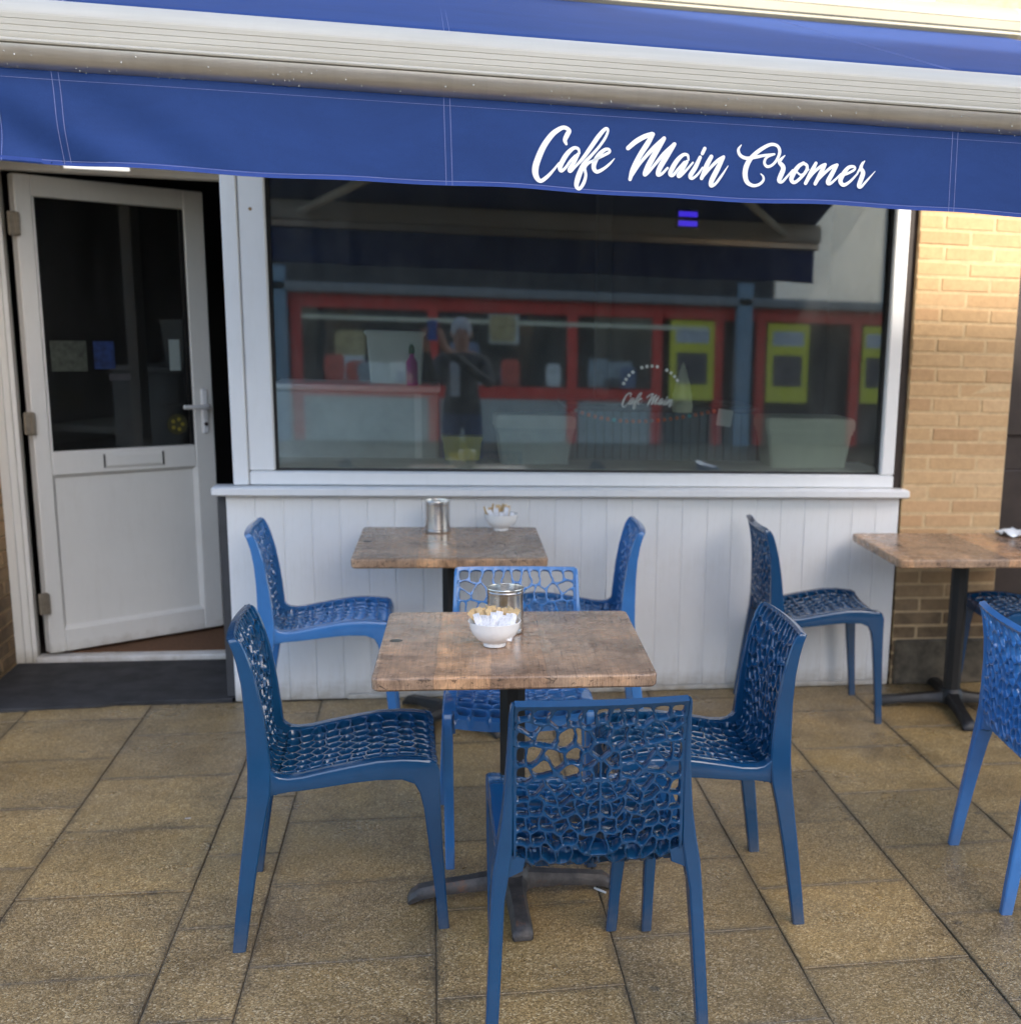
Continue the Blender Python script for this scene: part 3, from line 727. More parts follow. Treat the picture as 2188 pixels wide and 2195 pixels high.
for k in range(150):
    x = rr.uniform(-1.0, 1.45); a = rr.random()
    an = R(rr.uniform(22, 78)) if rr.random() < .6 else R(rr.uniform(8, 24)); y, z = -.346 - .0495 * math.sin(an), 2.0922 - .0445 * math.cos(an)
    q = rr.uniform(.0007, .0017)
    rd.loft([[(x + q * r_ * math.cos(b), y - q * d_ * .8, z + q * r_ * math.sin(b) * 1.25) for b in (0, 1.047, 2.094, 3.142, 4.189, 5.236)] for r_, d_ in ((1, -.4), (1, .2), (.7, .7), (.25, .95))])
wt = NT('rain water'); wt.set(Base_Color=(0.55, 0.56, 0.55), Roughness=0.05); wt.b.inputs['Specular IOR Level'].default_value = 1.0
tag(rd.obj('raindrops', wt.m, aw, 60), kind='stuff')
# canvas and wall cassette
m = MB(); NX, NY = 60, 14
for i in range(NX + 1):
    x = AX0 + .01 + (AX1 - AX0 - .02) * i / NX
    for j in range(NY + 1):
        t = j / NY
        m.v.append((x, -.318 + 1.90 * t, 2.1925 + .515 * t + .004 * math.sin(x * 3) * t * (1 - t) + .003 * math.sin(x * 5.4 + 2) * math.sin(math.pi * t)))
for i in range(NX):
    for j in range(NY):
        a = i * (NY + 1) + j; m.f.append((a, a + NY + 1, a + NY + 2, a + 1))
cv = m.obj('canvas', M_CANVAS, aw, 60)
md = cv.modifiers.new('thickness', 'SOLIDIFY'); md.thickness = 0.0012
for xs in (-0.853, -0.050, 1.158):
    mm = MB()
    for dx in (-.006, .006):
        mm.loft([[(xs + dx - .0006, -.318 + 1.90 * t, 2.1943 + .515 * t), (xs + dx + .0006, -.318 + 1.90 * t, 2.1943 + .515 * t), (xs + dx, -.318 + 1.90 * t, 2.1953 + .515 * t)] for t in (0, .5, 1)])
    mm.obj('canvas_seam', M_THREAD, aw)
cp = [(1.60, 2.696), (1.565, 2.700), (1.550, 2.714), (1.553, 2.720), (1.553, 2.724), (1.546, 2.728), (1.545, 2.754), (1.549, 2.757), (1.549, 2.760), (1.546, 2.763), (1.552, 2.786), (1.575, 2.808), (1.62, 2.825), (1.795, 2.833), (1.795, 2.696)]
MB().loft([[(x, y, z) for y, z in cp] for x in (-1.06, 0.5, 2.175)]).obj('cassette', M_CREAM, aw, 35)
MB().loft([[(x, y, z) for y, z in cp] for x in (2.176, 2.20)]).obj('end_cap', M_BAR, aw)
for sx, xe in ((-0.78, -0.12), (1.93, 1.27)):
    xm = xe + (0.0)
    MB().tube([(sx, 1.66, 2.64), (xm, 0.70, 2.36)], .028, 10).tube([(xm, 0.70, 2.34), (sx, -.29, 2.13)], .023, 10).obj('folding_arm', M_BAR, aw, 50)

# ================================================================= CHAIRS
PROF = [(.243, .408), (.244, .428), (.232, .446), (.200, .456), (.150, .461), (.09, .460), (.03, .451), (-.03, .440), (-.09, .428), (-.135, .423), (-.165, .428), (-.182, .448), (-.187, .48), (-.188, .54), (-.191, .61), (-.199, .68), (-.212, .735), (-.226, .772), (-.238, .797)]
def _dense():
    P = [Vector((a, b, 0)) for a, b in PROF]
    Q = [2 * P[0] - P[1]] + P + [2 * P[-1] - P[-2]]
    o = []
    for i in range(1, len(Q) - 2):
        for k in range(8):
            t = k / 8; a, b, c, d = Q[i - 1], Q[i], Q[i + 1], Q[i + 2]
            o.append(0.5 * ((2 * b) + (c - a) * t + (2 * a - 5 * b + 4 * c - d) * t * t + (3 * b - a - 3 * c + d) * t ** 3))
    o.append(P[-1]); return o
PD = _dense()
PS = [0.0]
for i in range(1, len(PD)): PS.append(PS[-1] + (PD[i] - PD[i - 1]).length)
LTOT = PS[-1]
def prof(s):
    s = min(max(s, 0.0), LTOT)
    k = int(np.searchsorted(PS, s)); k = min(max(k, 1), len(PD) - 1)
    t = (s - PS[k - 1]) / (PS[k] - PS[k - 1])
    p = PD[k - 1].lerp(PD[k], t)
    a = PD[max(k - 3, 0)]; b = PD[min(k + 2, len(PD) - 1)]
    d = (b - a).normalized()
    return p, Vector((-d.y, d.x, 0))     # normal pointing to the under/rear side
SB = PS[int(9.6 * 8)]                      # arc length at the seat-back bend
def surf(u, s, depth):
    e = max(0.0, 1 - (abs(u) / .172) ** 6)
    if s > SB - .02:
        e *= max(0.0, min(1.0, (LTOT - .014 - s) / .03)) * min(1.0, (s - SB + .02) / .03)
        au = abs(u); u0 = u
        u = u + math.copysign(.0045 * math.sin(s * 105 + 1.0) * e * min(1, au / .02), u)
        s = s + .0060 * math.cos(u0 * 108) * e
    p, n = prof(s)
    hw = 0.185
    lift = 0.014 * (abs(u) / hw) ** 2.5 if s < SB else 0.0
    bow = 0.012 * (1 - (u / hw) ** 2) * min(1, max(0, (s - SB) / 0.15))
    k = min(1, max(0, (s - SB + .09) / .09))
    th = 0.028 * (1 - k) + k * (0.038 - 0.019 * min(1, max(0, (s - SB) / 0.36)))
    q = p + n * (th * depth)
    return (u, q.x - bow, q.y + lift)
def clip(poly, nx, ny, c):                 # keep nx*x+ny*y <= c
    out = []
    for i in range(len(poly)):
        a, b = poly[i], poly[(i + 1) % len(poly)]
        da = nx * a[0] + ny * a[1] - c; db = nx * b[0] + ny * b[1] - c
        if da <= 0: out.append(a)
        if (da < 0 < db) or (db < 0 < da):
            t = da / (da - db); out.append((a[0] + (b[0] - a[0]) * t, a[1] + (b[1] - a[1]) * t))
    return out
BACKROWS = [(290,172),(450,180),(640,205),(770,200),(895,215),(1015,195),
    (335,305),(275,392),(525,405),(700,425),(872,410),(1015,388),
    (265,535),(385,535),(600,565),(785,575),(905,590),(1015,535),
    (305,720),(478,660),(605,785),(755,695),(915,700),(984,690),
    (262,850),(405,790),(545,890),(690,880),(830,820),(950,850),
    (285,985),(425,965),(575,1015),(725,1000),(865,985),(972,1015),
    (262,1110),(385,1105),(520,1135),(660,1130),(800,1125),(935,1150),
    (300,1235),(440,1240),(590,1255),(740,1260),(890,1285),(1015,1320),
    (265,1350),(400,1355),(540,1370),(690,1380),(840,1400),
    (330,1450),(490,1460),(650,1470),(800,1490),(950,1470)]
def seeds():
    S = []; rr = random.Random(11)
    for px, py in BACKROWS:
        u = (1015 - px) / 800 * .183
        zz = np.interp(py, [110, 860, 1438, 1588], [.795, .580, .435, .395])
        s = SB + .030 + (zz - .44) * 1.02 if zz > .44 else SB + .030 + (zz - .44) * 1.3
        S.append((u if u > .004 else 0.0, s))
        if u > .004: S.append((-u, s))
    s0 = min(s for _, s in S)
    row = 0; s = s0 - .030
    while s > .030:
        n = 8 if row % 2 else 7
        for k in range(n):
            u = (k + .5) / n * .366 - .183
            if u > .001:
                uu = u + rr.uniform(-.006, .006); ss = s + .010 * (abs(u) / .18) ** 2 + rr.uniform(-.006, .006)
                S.append((uu, ss)); S.append((-uu, ss))
            elif abs(u) <= .001: S.append((0.0, s + rr.uniform(-.004, .004)))
        s -= .033 + .0012 * row; row += 1
    return S
def lattice(smin, smax, name):
    m = MB()
    S = SEEDS; HW = .185
    for (cx, cy) in S:
        if not (smin - .08 < cy < smax + .08): continue
        outer = [(-HW, smin), (HW, smin), (HW, smax), (-HW, smax)]
        inner = [(-HW + .006, max(smin, .0) + (.046 if smin == 0 else .0)), (HW - .006, max(smin, .0) + (.046 if smin == 0 else .0)), (HW - .006, smax - (.011 if smax == LTOT else .0)), (-HW + .006, smax - (.011 if smax == LTOT else .0))]
        rib = .0022
        if cy < SB - .02: rib = .0026
        for (qx, qy) in S:
            if (qx, qy) == (cx, cy): continue
            dx, dy = qx - cx, qy - cy; l = math.hypot(dx, dy)
            if l > .17: continue
            nx, ny = dx / l, dy / l; c = nx * (cx + qx) / 2 + ny * (cy + qy) / 2
            outer = clip(outer, nx, ny, c); inner = clip(inner, nx, ny, c - rib)
            if len(outer) < 3: break
        if len(outer) < 3: continue
        ox = sum(p[0] for p in outer) / len(outer); oy = sum(p[1] for p in outer) / len(outer)
        hole = len(inner) >= 3
        if hole:
            for fr_ in (.20, .25):
                inner = [((a[0] * (1 - f) + b[0] * f), (a[1] * (1 - f) + b[1] * f)) for a, b in zip(inner, inner[1:] + inner[:1]) for f in (fr_, 1 - fr_)]
            ix = sum(p[0] for p in inner) / len(inner); iy = sum(p[1] for p in inner) / len(inner)
        else: ix, iy = ox, oy
        angs = sorted([2 * math.pi * k / 18 for k in range(18)] + [math.atan2(p[1] - iy, p[0] - ix) % (2 * math.pi) for p in outer])
        angs = [a for i, a in enumerate(angs) if i == 0 or a - angs[i - 1] > 1e-3]
        def hit(poly, a):
            dx, dy = math.cos(a), math.sin(a); best = 0.0
            for p, q in zip(poly, poly[1:] + poly[:1]):
                ex, ey = q[0] - p[0], q[1] - p[1]; den = dx * ey - dy * ex
                if abs(den) < 1e-12: continue
                t = ((p[0] - ix) * ey - (p[1] - iy) * ex) / den
                u_ = ((p[0] - ix) * dy - (p[1] - iy) * dx) / den
                if t > 0 and -1e-6 <= u_ <= 1 + 1e-6: best = max(best, t)
            return (ix + dx * best, iy + dy * best)
        O = [hit(outer, a) for a in angs]; n = len(O)
        if not hole:
            for dp in (0, 1): m.add([surf(x, y, dp) for x, y in O], [tuple(range(n))])
            continue
        I = [hit(inner, a) for a in angs]
        base = len(m.v)
        rim = [(i_[0] + (o_[0] - i_[0]) * .35, i_[1] + (o_[1] - i_[1]) * .35) for i_, o_ in zip(I, O)]
        for pts, dp in ((O, 0), (rim, 0), (I, .07), (I, .93), (rim, 1), (O, 1)):
            m.v += [surf(x, y, dp) for x, y in pts]
        for j in range(n):
            k = (j + 1) % n
            for lv in range(5):
                m.f.append((base + lv * n + j, base + lv * n + k, base + (lv + 1) * n + k, base + (lv + 1) * n + j))
    # outer edge strip
    def strip(pts):
        b = len(m.v)
        for u, s in pts: m.v.append(surf(u, s, 0)); m.v.append(surf(u, s, 1))
        for i in range(len(pts) - 1): m.f.append((b + 2 * i, b + 2 * i + 1, b + 2 * i + 3, b + 2 * i + 2))
    N = 40
    strip([(-HW, smin + (smax - smin) * i / N) for i in range(N + 1)]); strip([(HW, smin + (smax - smin) * i / N) for i in range(N + 1)])
    strip([(-HW + 2 * HW * i / 10, smin) for i in range(11)]); strip([(-HW + 2 * HW * i / 10, smax) for i in range(11)])
    me = m.mesh(name)
    bm = bmesh.new(); bm.from_mesh(me)
    bmesh.ops.remove_doubles(bm, verts=bm.verts, dist=0.0002)
    bmesh.ops.recalc_face_normals(bm, faces=bm.faces)
    bm.to_mesh(me); bm.free()
    me.shade_smooth(); me.set_sharp_from_angle(angle=R(38))
    return me
SEEDS = seeds()

def sect(cx, cy, z, hx, hy, c=.004):
    c = min(c, hx * .6, hy * .6)
    return [(cx - hx + c, cy - hy, z), (cx + hx - c, cy - hy, z), (cx + hx, cy - hy + c, z), (cx + hx, cy + hy - c, z), (cx + hx - c, cy + hy, z), (cx - hx + c, cy + hy, z), (cx - hx, cy + hy - c, z), (cx - hx, cy - hy + c, z)]
def make_chair():
    t = empty('cafe_chair')
    link('backrest', lattice(SB, LTOT, 'backrest'), M_NAVY, t)
    link('seat', lattice(0.0, SB, 'seat'), M_NAVY, t)
    for s in (-1, 1):
        m = MB()   # rear leg running up into the back edge: (z, x centre, half x, y back, y front)
        rows = [(0.0, .238, .0135, -.270, -.238), (.10, .2325, .0140, -.259, -.223), (.22, .2260, .0145, -.244, -.203), (.34, .2195, .0148, -.228, -.180), (.40, .2120, .0178, -.221, -.167),
                (.46, .2020, .0170, -.219, -.163), (.53, .1965, .0118, -.220, -.169), (.61, .1935, .0085, -.222, -.178), (.68, .1915, .0066, -.227, -.190), (.735, .1905, .0052, -.236, -.204), (.765, .1895, .0048, -.244, -.214), (.784, .189, .0042, -.251, -.224), (.792, .188, .0028, -.252, -.232)]
        m.loft([sect(s * x, (a + b) / 2, z, hx, (b - a) / 2) for z, x, hx, a, b in rows])
        # shoulder under the shell
        m.loft([[(s * .205, y, z0), (s * .165, y, z0 + .018), (s * .160, y, .432), (s * .205, y, .445)] for y, z0 in ((-.214, .385), (-.19, .380), (-.165, .392))])
        m.obj('leg', M_NAVY, t, 35)
    for s in (-1, 1):
        m = MB()
        rows = [(0.0, .200, .0130, .236, .264), (.10, .201, .0135, .229, .257), (.23, .2025, .0140, .215, .250), (.34, .2035, .0145, .203, .2455), (.385, .204, .0145, .193, .2445), (.410, .204, .0145, .180, .2445), (.440, .204, .0143, .165, .2440), (.462, .204, .0138, .165, .236), (.470, .203, .0110, .167, .222)]
        m.loft([sect(s * x, (a + b) / 2, z, hx, (b - a) / 2) for z, x, hx, a, b in rows])
        m.obj('leg', M_NAVY, t, 35)
        m = MB()   # side rail: y, bottom, top
        rows = [(-.172, .396, .472), (-.158, .399, .453), (-.145, .402, .4445), (-.125, .405, .4415), (-.09, .407, .444), (-.03, .413, .456), (.03, .420, .4665), (.09, .424, .4755), (.15, .422, .4765), (.19, .405, .4735), (.222, .40, .468)]
        m.loft([[(s * .183, y, b), (s * .2165, y, b), (s * .218, y, b + .005), (s * .218, y, tp - .007), (s * .2155, y, tp - .0015), (s * .205, y, tp + .001), (s * .183, y, tp + .0005)] for y, b, tp in rows])
        m.obj('side_rail', M_NAVY, t, 35)
    return t
proto = make_chair()
G1 = 'chairs at the front table'
CHAIRS = [
    ((-.337, -.085), -88.0, 0, 'navy openwork chair at the left side of the front table', G1),
    ((.248, -.618), 1.0, 0, 'navy openwork chair nearest the camera with its back to us', G1),
    ((.600, -.150), 90.5, 0, 'navy openwork chair at the right side of the front table', G1),
    ((.152, .330), 177.5, 1, 'light blue openwork chair between the two middle tables facing the camera', G1),
    ((-.495, 1.405), -89.0, 1, 'light blue openwork chair at the left of the table by the wall', 'chairs by the wall'),
    ((.442, 1.44), 87.0, 1, 'light blue openwork chair at the right of the middle wall table', 'chairs by the wall'),
    ((1.425, 1.462), -93.0, 0, 'navy openwork chair against the white panelling left of the far right table', 'chairs at the right table'),
    ((1.722, -.203), -95.4, 1, 'light blue openwork chair cut off by the right edge of the frame', 'chairs at the right table'),
    ((2.385, 1.37), 91.0, 0, 'navy chair mostly hidden beyond the far right table', 'chairs at the right table'),
]
for i, ((x, y), a, c, lab, grp) in enumerate(CHAIRS):
    o = proto if i == 0 else copy_tree(proto, None, {M_NAVY: M_BLUE} if c else None)
    o.location = (x, y, 0.0); o.rotation_euler = (0, 0, R(a))
    tag(o, lab, 'chair', grp)

# ================================================================= TABLES
def rounded_top(wx, wy, z0, z1, rc=.022, re=.0065):
    m = MB(); rings = []
    def ring(ins, z):
        pts = []
        for cx, cy, a0 in ((wx / 2 - rc, wy / 2 - rc, 0), (-wx / 2 + rc, wy / 2 - rc, 90), (-wx / 2 + rc, -wy / 2 + rc, 180), (wx / 2 - rc, -wy / 2 + rc, 270)):
            for k in range(6):
                a = R(a0 + 18 * k); r = max(rc - ins, .002)
                pts.append((cx + r * math.cos(a), cy + r * math.sin(a), z))
        return pts
    rings.append(ring(.006, z0)); rings.append(ring(0.001, z0 + .005))
    for k in range(6):
        a = R(18 * k); rings.append(ring(re * (1 - math.cos(a)), z1 - re + re * math.sin(a)))
    m.loft(rings)
    return m
def make_table(x, y, wx, wy, zt, rtop, rbase, label, bmat, bx=None, by=None, arm=.29):
    t = thing('cafe_table', label, 'table', (x, y, 0), R(rtop), 'cafe tables')
    rounded_top(wx, wy, zt - .034, zt).obj('table_top', M_WOOD, t, 35)
    bx = 0 if bx is None else bx; by = 0 if by is None else by
    col = MB()
    n = 8
    col.loft([[(bx + r * math.cos(2 * math.pi * (k + .5) / n), by + r * math.sin(2 * math.pi * (k + .5) / n), z) for k in range(n)] for r, z in ((.036, .06), (.036, zt - .045))])
    col.obj('column', M_BLACK, t)
    MB().box(bx - .11, bx + .11, by - .11, by + .11, zt - .046, zt - .0345, .003).obj('mounting_plate', M_BLACK, t)
    fb = empty('base'); fb.parent = t; fb.location = (bx, by, 0); fb.rotation_euler = (0, 0, R(rbase))
    hub = MB(); hub.lathe([(.0, .024), (.055, .024), (.058, .05), (.046, .075), (.040, .085), (.0, .085)], n=20)
    hub.obj('hub', bmat, fb, 40)
    for k in range(4):
        m = MB(); rows = [(.03, .040, .028, .074), (.07, .030, .028, .066), (.12, .027, .026, .060), (.20, .026, .022, .052), (arm - .03, .027, .012, .044), (arm - .008, .027, .003, .028), (arm, .022, .002, .012)]
        rings = []
        for r, hw, zb, zt_ in rows:
            rings.append([(r, -hw, zb), (r, hw, zb), (r, hw, zb + (zt_ - zb) * .55), (r, hw * .62, zt_), (r, -hw * .62, zt_), (r, -hw, zb + (zt_ - zb) * .55)])
        m.loft(rings)
        o = m.obj('foot', bmat, fb, 40); o.rotation_euler = (0, 0, R(90 * k))
    return t
make_table(.107, -.160, .674, .674, .745, -1.86, 4, 'wood grain top table in the foreground holding the sugar bowl and steel tin', M_IRON, 0, .055, .285)
make_table(-.033, 1.319, .674, .674, .745, -.8, 38, 'wood grain top table against the white panelling behind the front table', M_BLACK, 0, .15, .30)
make_table(2.075, 1.415, .82, .62, .703, -1.0, -8, 'wood grain top table in front of the brick pillar on the right', M_BLACK, -.02, .02, .33)

# ================================================================= TABLEWARE
def steel_tin(x, y, z, label):
    t = thing('steel_tin', label, 'tin', (x, y, z), random.uniform(0, 6), 'steel cutlery tins')
    r, h = .049, .122
    MB().lathe([(0, 0.001), (r - .002, 0.001), (r, .003), (r, .010), (r - .0012, .0115), (r - .0012, h - .016), (r, h - .014), (r, h - .010), (r - .001, h - .0085), (r - .001, h - .003), (r + .0012, h - .0015), (r + .0008, h), (r - .0016, h), (r - .0022, h - .003), (r - .0024, .004), (0, .004)], n=48).obj('body', M_STEEL, t, 30)
    return t
steel_tin(.092, -.062, .7455, 'open steel tin behind the sugar bowl on the front table')
steel_tin(-.080, 1.545, .7455, 'open steel tin on the table against the wall')
def sugar_bowl(x, y, z, label, lean, seed, dense):
    t = thing('sugar_bowl', label, 'bowl', (x, y, z), 0, 'white sugar bowls')
    MB().lathe([(0, .001), (.028, .001), (.0295, .003), (.0290, .010), (.033, .0125), (.046, .021), (.0565, .034), (.0630, .049), (.0665, .0655), (.0672, .0675), (.0660, .0680), (.0645, .066), (.0610, .050), (.0545, .036), (.044, .024), (.030, .0165), (0, .015)], n=48).obj('body', M_PORC, t, 50)
    rr = random.Random(seed)
    sm = {}
    def sachet(px, py, pz, rx, ry, rz, brown):
        key = brown
        if key not in sm:
            m = MB()
            L, W, H = .056, .0145 if brown else .0175, .0040
            rows = [(-L / 2, .0006), (-L / 2 + .006, .0007), (-L / 2 + .010, .7 * H / 2), (-L / 4, H / 2), (L / 4, H / 2), (L / 2 - .010, .7 * H / 2), (L / 2 - .006, .0007), (L / 2, .0006)]
            m.loft([[(-W / 2, -h * .3, q), (0, -h, q), (W / 2, -h * .3, q), (W / 2, h * .3, q), (0, h, q), (-W / 2, h * .3, q)] for q, h in rows])
            sm[key] = m.mesh('sugar_sachet', 30)
        o = link('sugar_sachet', sm[key], M_SACHETB if brown else M_SACHET, None, (x + px, y + py, z + pz))
        o.rotation_euler = (rx, ry, rz)
        where = 'front table' if seed == 1 else 'wall table'
        tag(o, ('brown' if brown else 'white') + ' paper sugar sachet standing in the white bowl on the ' + where, 'sachet', ('brown' if brown else 'white') + ' sachets in the bowl on the ' + where)
    nw, nbn = dense
    for k in range(nw):
        f = (k + .5) / nw
        row = k % 2
        px = -.047 + .094 * f; py = -.024 + .019 * row + rr.uniform(-.004, .004)
        if px * px + py * py > .050 ** 2: px *= .85
        sachet(px, py - .006, .054 + .006 * row + rr.uniform(-.006, .006), R(rr.uniform(-14, 8)), R(math.copysign(abs(px) / .05 * 18, px) + rr.uniform(-9, 9)), R(rr.uniform(-25, 25)), False)
    for k in range(nbn):
        f = (k + .5) / nbn
        px = -.050 + .098 * f; py = .006 + .028 * (k % 3) / 2 + rr.uniform(-.004, .004)
        if px * px + py * py > .052 ** 2: px *= .86
        sachet(px + lean, py, .067 + rr.uniform(-.008, .009), R(rr.uniform(-8, 14)), R(math.copysign(abs(px) / .05 * 24, px) + rr.uniform(-24, 24)), R(rr.uniform(-70, 70)), True)
    return t
sugar_bowl(.057, -.212, .7455, 'white china bowl packed with sugar sachets on the front table', 0, 1, (16, 22))
sugar_bowl(.166, 1.565, .7455, 'white china bowl of sugar sachets on the table against the wall', -.015, 2, (5, 8))
# crumpled napkin
m = MB(); rr = random.Random(5); n = 9
for i in range(n + 1):
    for j in range(n + 1):
        u, v = i / n - .5, j / n - .5
        m.v.append((u * .20 + rr.uniform(-.006, .006), v * .15 + rr.uniform(-.006, .006), .010 + .013 * math.sin(u * 14 + v * 5) * math.cos(v * 11) + rr.uniform(0, .006)))
for i in range(n):
    for j in range(n):
        a = i * (n + 1) + j; m.f.append((a, a + n + 1, a + n + 2, a + 1))
o = m.obj('paper_napkin', M_PAPER, None, 60, (2.425, 1.655, .7045)); o.modifiers.new('thickness', 'SOLIDIFY').thickness = .0008
tag(o, 'crumpled white paper napkin on the far right table', 'napkin')

# small litter on the slabs
def litter(x, y, l, wd, h, rz, mat, label):
    o = MB().loft([[(q, -wd / 2 * f, 0), (q, wd / 2 * f, 0), (q, wd / 2 * f * .6, h), (q, -wd / 2 * f * .6, h)] for q, f in ((-l / 2, .6), (-l / 4, 1), (l / 4, .9), (l / 2, .5))]).obj('litter', mat, None, None, (x, y, .0015))
    o.rotation_euler = (0, 0, R(rz)); tag(o, label, 'litter', 'litter on the slabs')
litter(.352, -.125, .045, .006, .005, -50, M_PAPER, 'thin white paper stub beside the right foot of the front table')
litter(-.86, .56, .018, .010, .002, 10, simple('greyed paper', (0.36, 0.33, 0.30), 0.8), 'white scrap of paper on the slab left of the front table')

# ================================================================= INSIDE THE WINDOW
def tub(name, label, x0, x1, y0, y1, z0, z1, mat, lid=None, cat='tub'):
    t = thing(name, label, cat, ((x0 + x1) / 2, (y0 + y1) / 2, z0))
    wx, wy, h = (x1 - x0) / 2, (y1 - y0) / 2, z1 - z0
    def rr_(f, z): return [(sx * wx * f * a, sy * wy * f * b, z) for sx, sy, a, b in ((-1, -1, .94, 1), (1, -1, .94, 1), (1, -1, 1, .9), (1, 1, 1, .9), (1, 1, .94, 1), (-1, 1, .94, 1), (-1, 1, 1, .9), (-1, -1, 1, .9))]
    hb = h - (.055 if lid else 0)
    MB().loft([rr_(.86, .001), rr_(.96, hb - .02), rr_(.99, hb - .018), rr_(.99, hb)]).obj('body', mat, t)
    if lid: MB().loft([rr_(1.02, hb + .001), rr_(1.03, hb + .035), rr_(1.0, hb + .05), rr_(.95, hb + .055)]).obj('lid', lid, t)
    else: MB().loft([rr_(1.02, hb - .012), rr_(1.03, hb - .006), rr_(1.02, hb + .002)]).obj('rim', mat, t)
    return t
gc = thing('display_counter', 'grey steel counter inside the window on the left', 'counter', (-.41, 2.42, 0))
MB().box(-.34, .34, -.18, .18, .03, 1.235, .01).obj('cabinet', M_GREY, gc)
MB().box(-.35, .35, -.19, .19, 1.236, 1.262, .006).obj('worktop', M_UPVC, gc)
MB().box(.24, .27, -.20, -.185, .95, 1.23).obj('trim', M_UPVC, gc)
tub('plastic_tub', 'white plastic tub on the grey counter inside the window', -.372, -.122, 2.30, 2.52, 1.263, 1.488, M_WTUB)
pb = thing('bottle', 'magenta bottle with a green cap in front of the white tub indoors', 'bottle', (-.178, 2.262, 1.263))
MB().lathe([(0, .001), (.022, .001), (.024, .01), (.024, .10), (.010, .125), (.010, .135), (0, .135)], n=16).obj('body', M_PINK, pb, 40)
MB().lathe([(0, .1355), (.012, .1355), (.012, .16), (.005, .175), (0, .175)], n=12).obj('cap', M_GREEN, pb, 40)
tub('storage_box', 'grey plastic storage box on the window board behind the glass', .165, .500, 2.00, 2.19, .953, 1.165, simple('grey translucent plastic', (0.46, 0.52, 0.52), 0.35, 0.15), simple('pale box lid', (0.62, 0.66, 0.64), 0.4), 'box')
tub('ice_tub', 'cream lidded tub at the right end inside the window', 1.335, 1.735, 1.96, 2.19, .953, 1.175, M_CREAMTUB, M_CREAMTUB)
tub('yellow_tub', 'small yellow tub low down inside the window', -.055, .115, 2.14, 2.24, .953, 1.055, simple('yellow plastic', (0.55, 0.47, 0.03), 0.4))
sc = thing('serving_counter', 'blue grey ribbed serving counter inside the window', 'counter', (.95, 2.36, 0))
MB().box(-.44, .44, 0, .45, .03, 1.165).obj('cabinet', M_DARK, sc)
MB().box(-.45, .45, -.02, .46, 1.166, 1.19, .006).obj('worktop', simple('dark worktop', (0.07, 0.08, 0.09), 0.3), sc)
rbm = MB().box(-.0185, .0185, -.014, -.0005, .35, 1.16, .004).mesh('slat')
mrib = simple('blue grey slats', (0.20, 0.26, 0.32), 0.5, 0.2)
for k in range(22): link('slat', rbm, mrib, sc, (-.42 + k * .04, 0, 0))
gar = thing('bead_garland', 'string of orange and turquoise beads hanging inside the window', 'garland', (0, 1.95, 0))
gp = [(.47 + .65 * k / 24, 1.205 - .055 * math.sin(math.pi * (k / 24) ** .8)) for k in range(25)]
MB().tube([(x, 0, z) for x, z in gp], .0012, 5).obj('string', M_THREAD, gar)
bmesh_bead = MB().lathe([(0, -.009), (.006, -.0065), (.009, 0), (.006, .0065), (0, .009)], n=8).mesh('bead', 60)
mo = simple('orange bead', (0.85, 0.25, 0.12), 0.4); mt = simple('turquoise bead', (0.12, 0.62, 0.66), 0.4)
for k in range(1, 24): link('bead', bmesh_bead, mt if k % 6 in (1,) else mo, gar, (gp[k][0], 0, gp[k][1]))
o = MB().box(-.033, .033, -.0008, .0008, -.036, .036).obj('price_card', M_PAPER, None, None, (1.138, 1.94, 1.172)); o.rotation_euler = (0, R(8), 0)
tag(o, 'small blank white card hanging inside the window', 'card')
ic = thing('ice_cream_sign', 'pale ice cream swirl shape standing inside the window', 'sign', (.955, 1.965, 1.19))
MB().lathe([(0, .0), (.042, .002), (.046, .03), (.040, .055), (.042, .075), (.034, .10), (.033, .12), (.022, .15), (.018, .17), (.006, .205), (0, .212)], n=20).obj('swirl', simple('pale yellow plastic', (0.85, 0.85, 0.62), 0.5), ic, 60)
# white transfer on the glass
dcl = thing('window_decal', 'small white script decal stuck on the cafe window glass', 'decal', (0, 1.845, 0))
mdc = simple('faded white vinyl', (0.45, 0.50, 0.48), 0.6)
mm = MB()
for k, stt in enumerate(LETTERS[:17]):
    stroke_mesh(mm, [((a - .137) * .48 + .675, (b - 1.88) * .50 + 1.215, c * .45) for a, b, c in stt], lambda x, z, k=k: (x, -.0002 * k, z))
mm.obj('lettering', mdc, dcl)
mm = MB()
for k in range(15):
    a = R(160 - 140 * k / 14)
    if k % 5 == 4: continue
    cx, cz = .80 + .125 * math.cos(a), 1.275 + .112 * math.sin(a)
    mm.add([(cx + .006 * dx * math.sin(a) + .006 * dz * math.cos(a), 0, cz - .006 * dx * math.cos(a) + .006 * dz * math.sin(a)) for dx, dz in ((-1, -1), (1, -1), (1, 1), (-1, 1))], [(0, 1, 2, 3)])
mm.obj('border_marks', mdc, dcl)
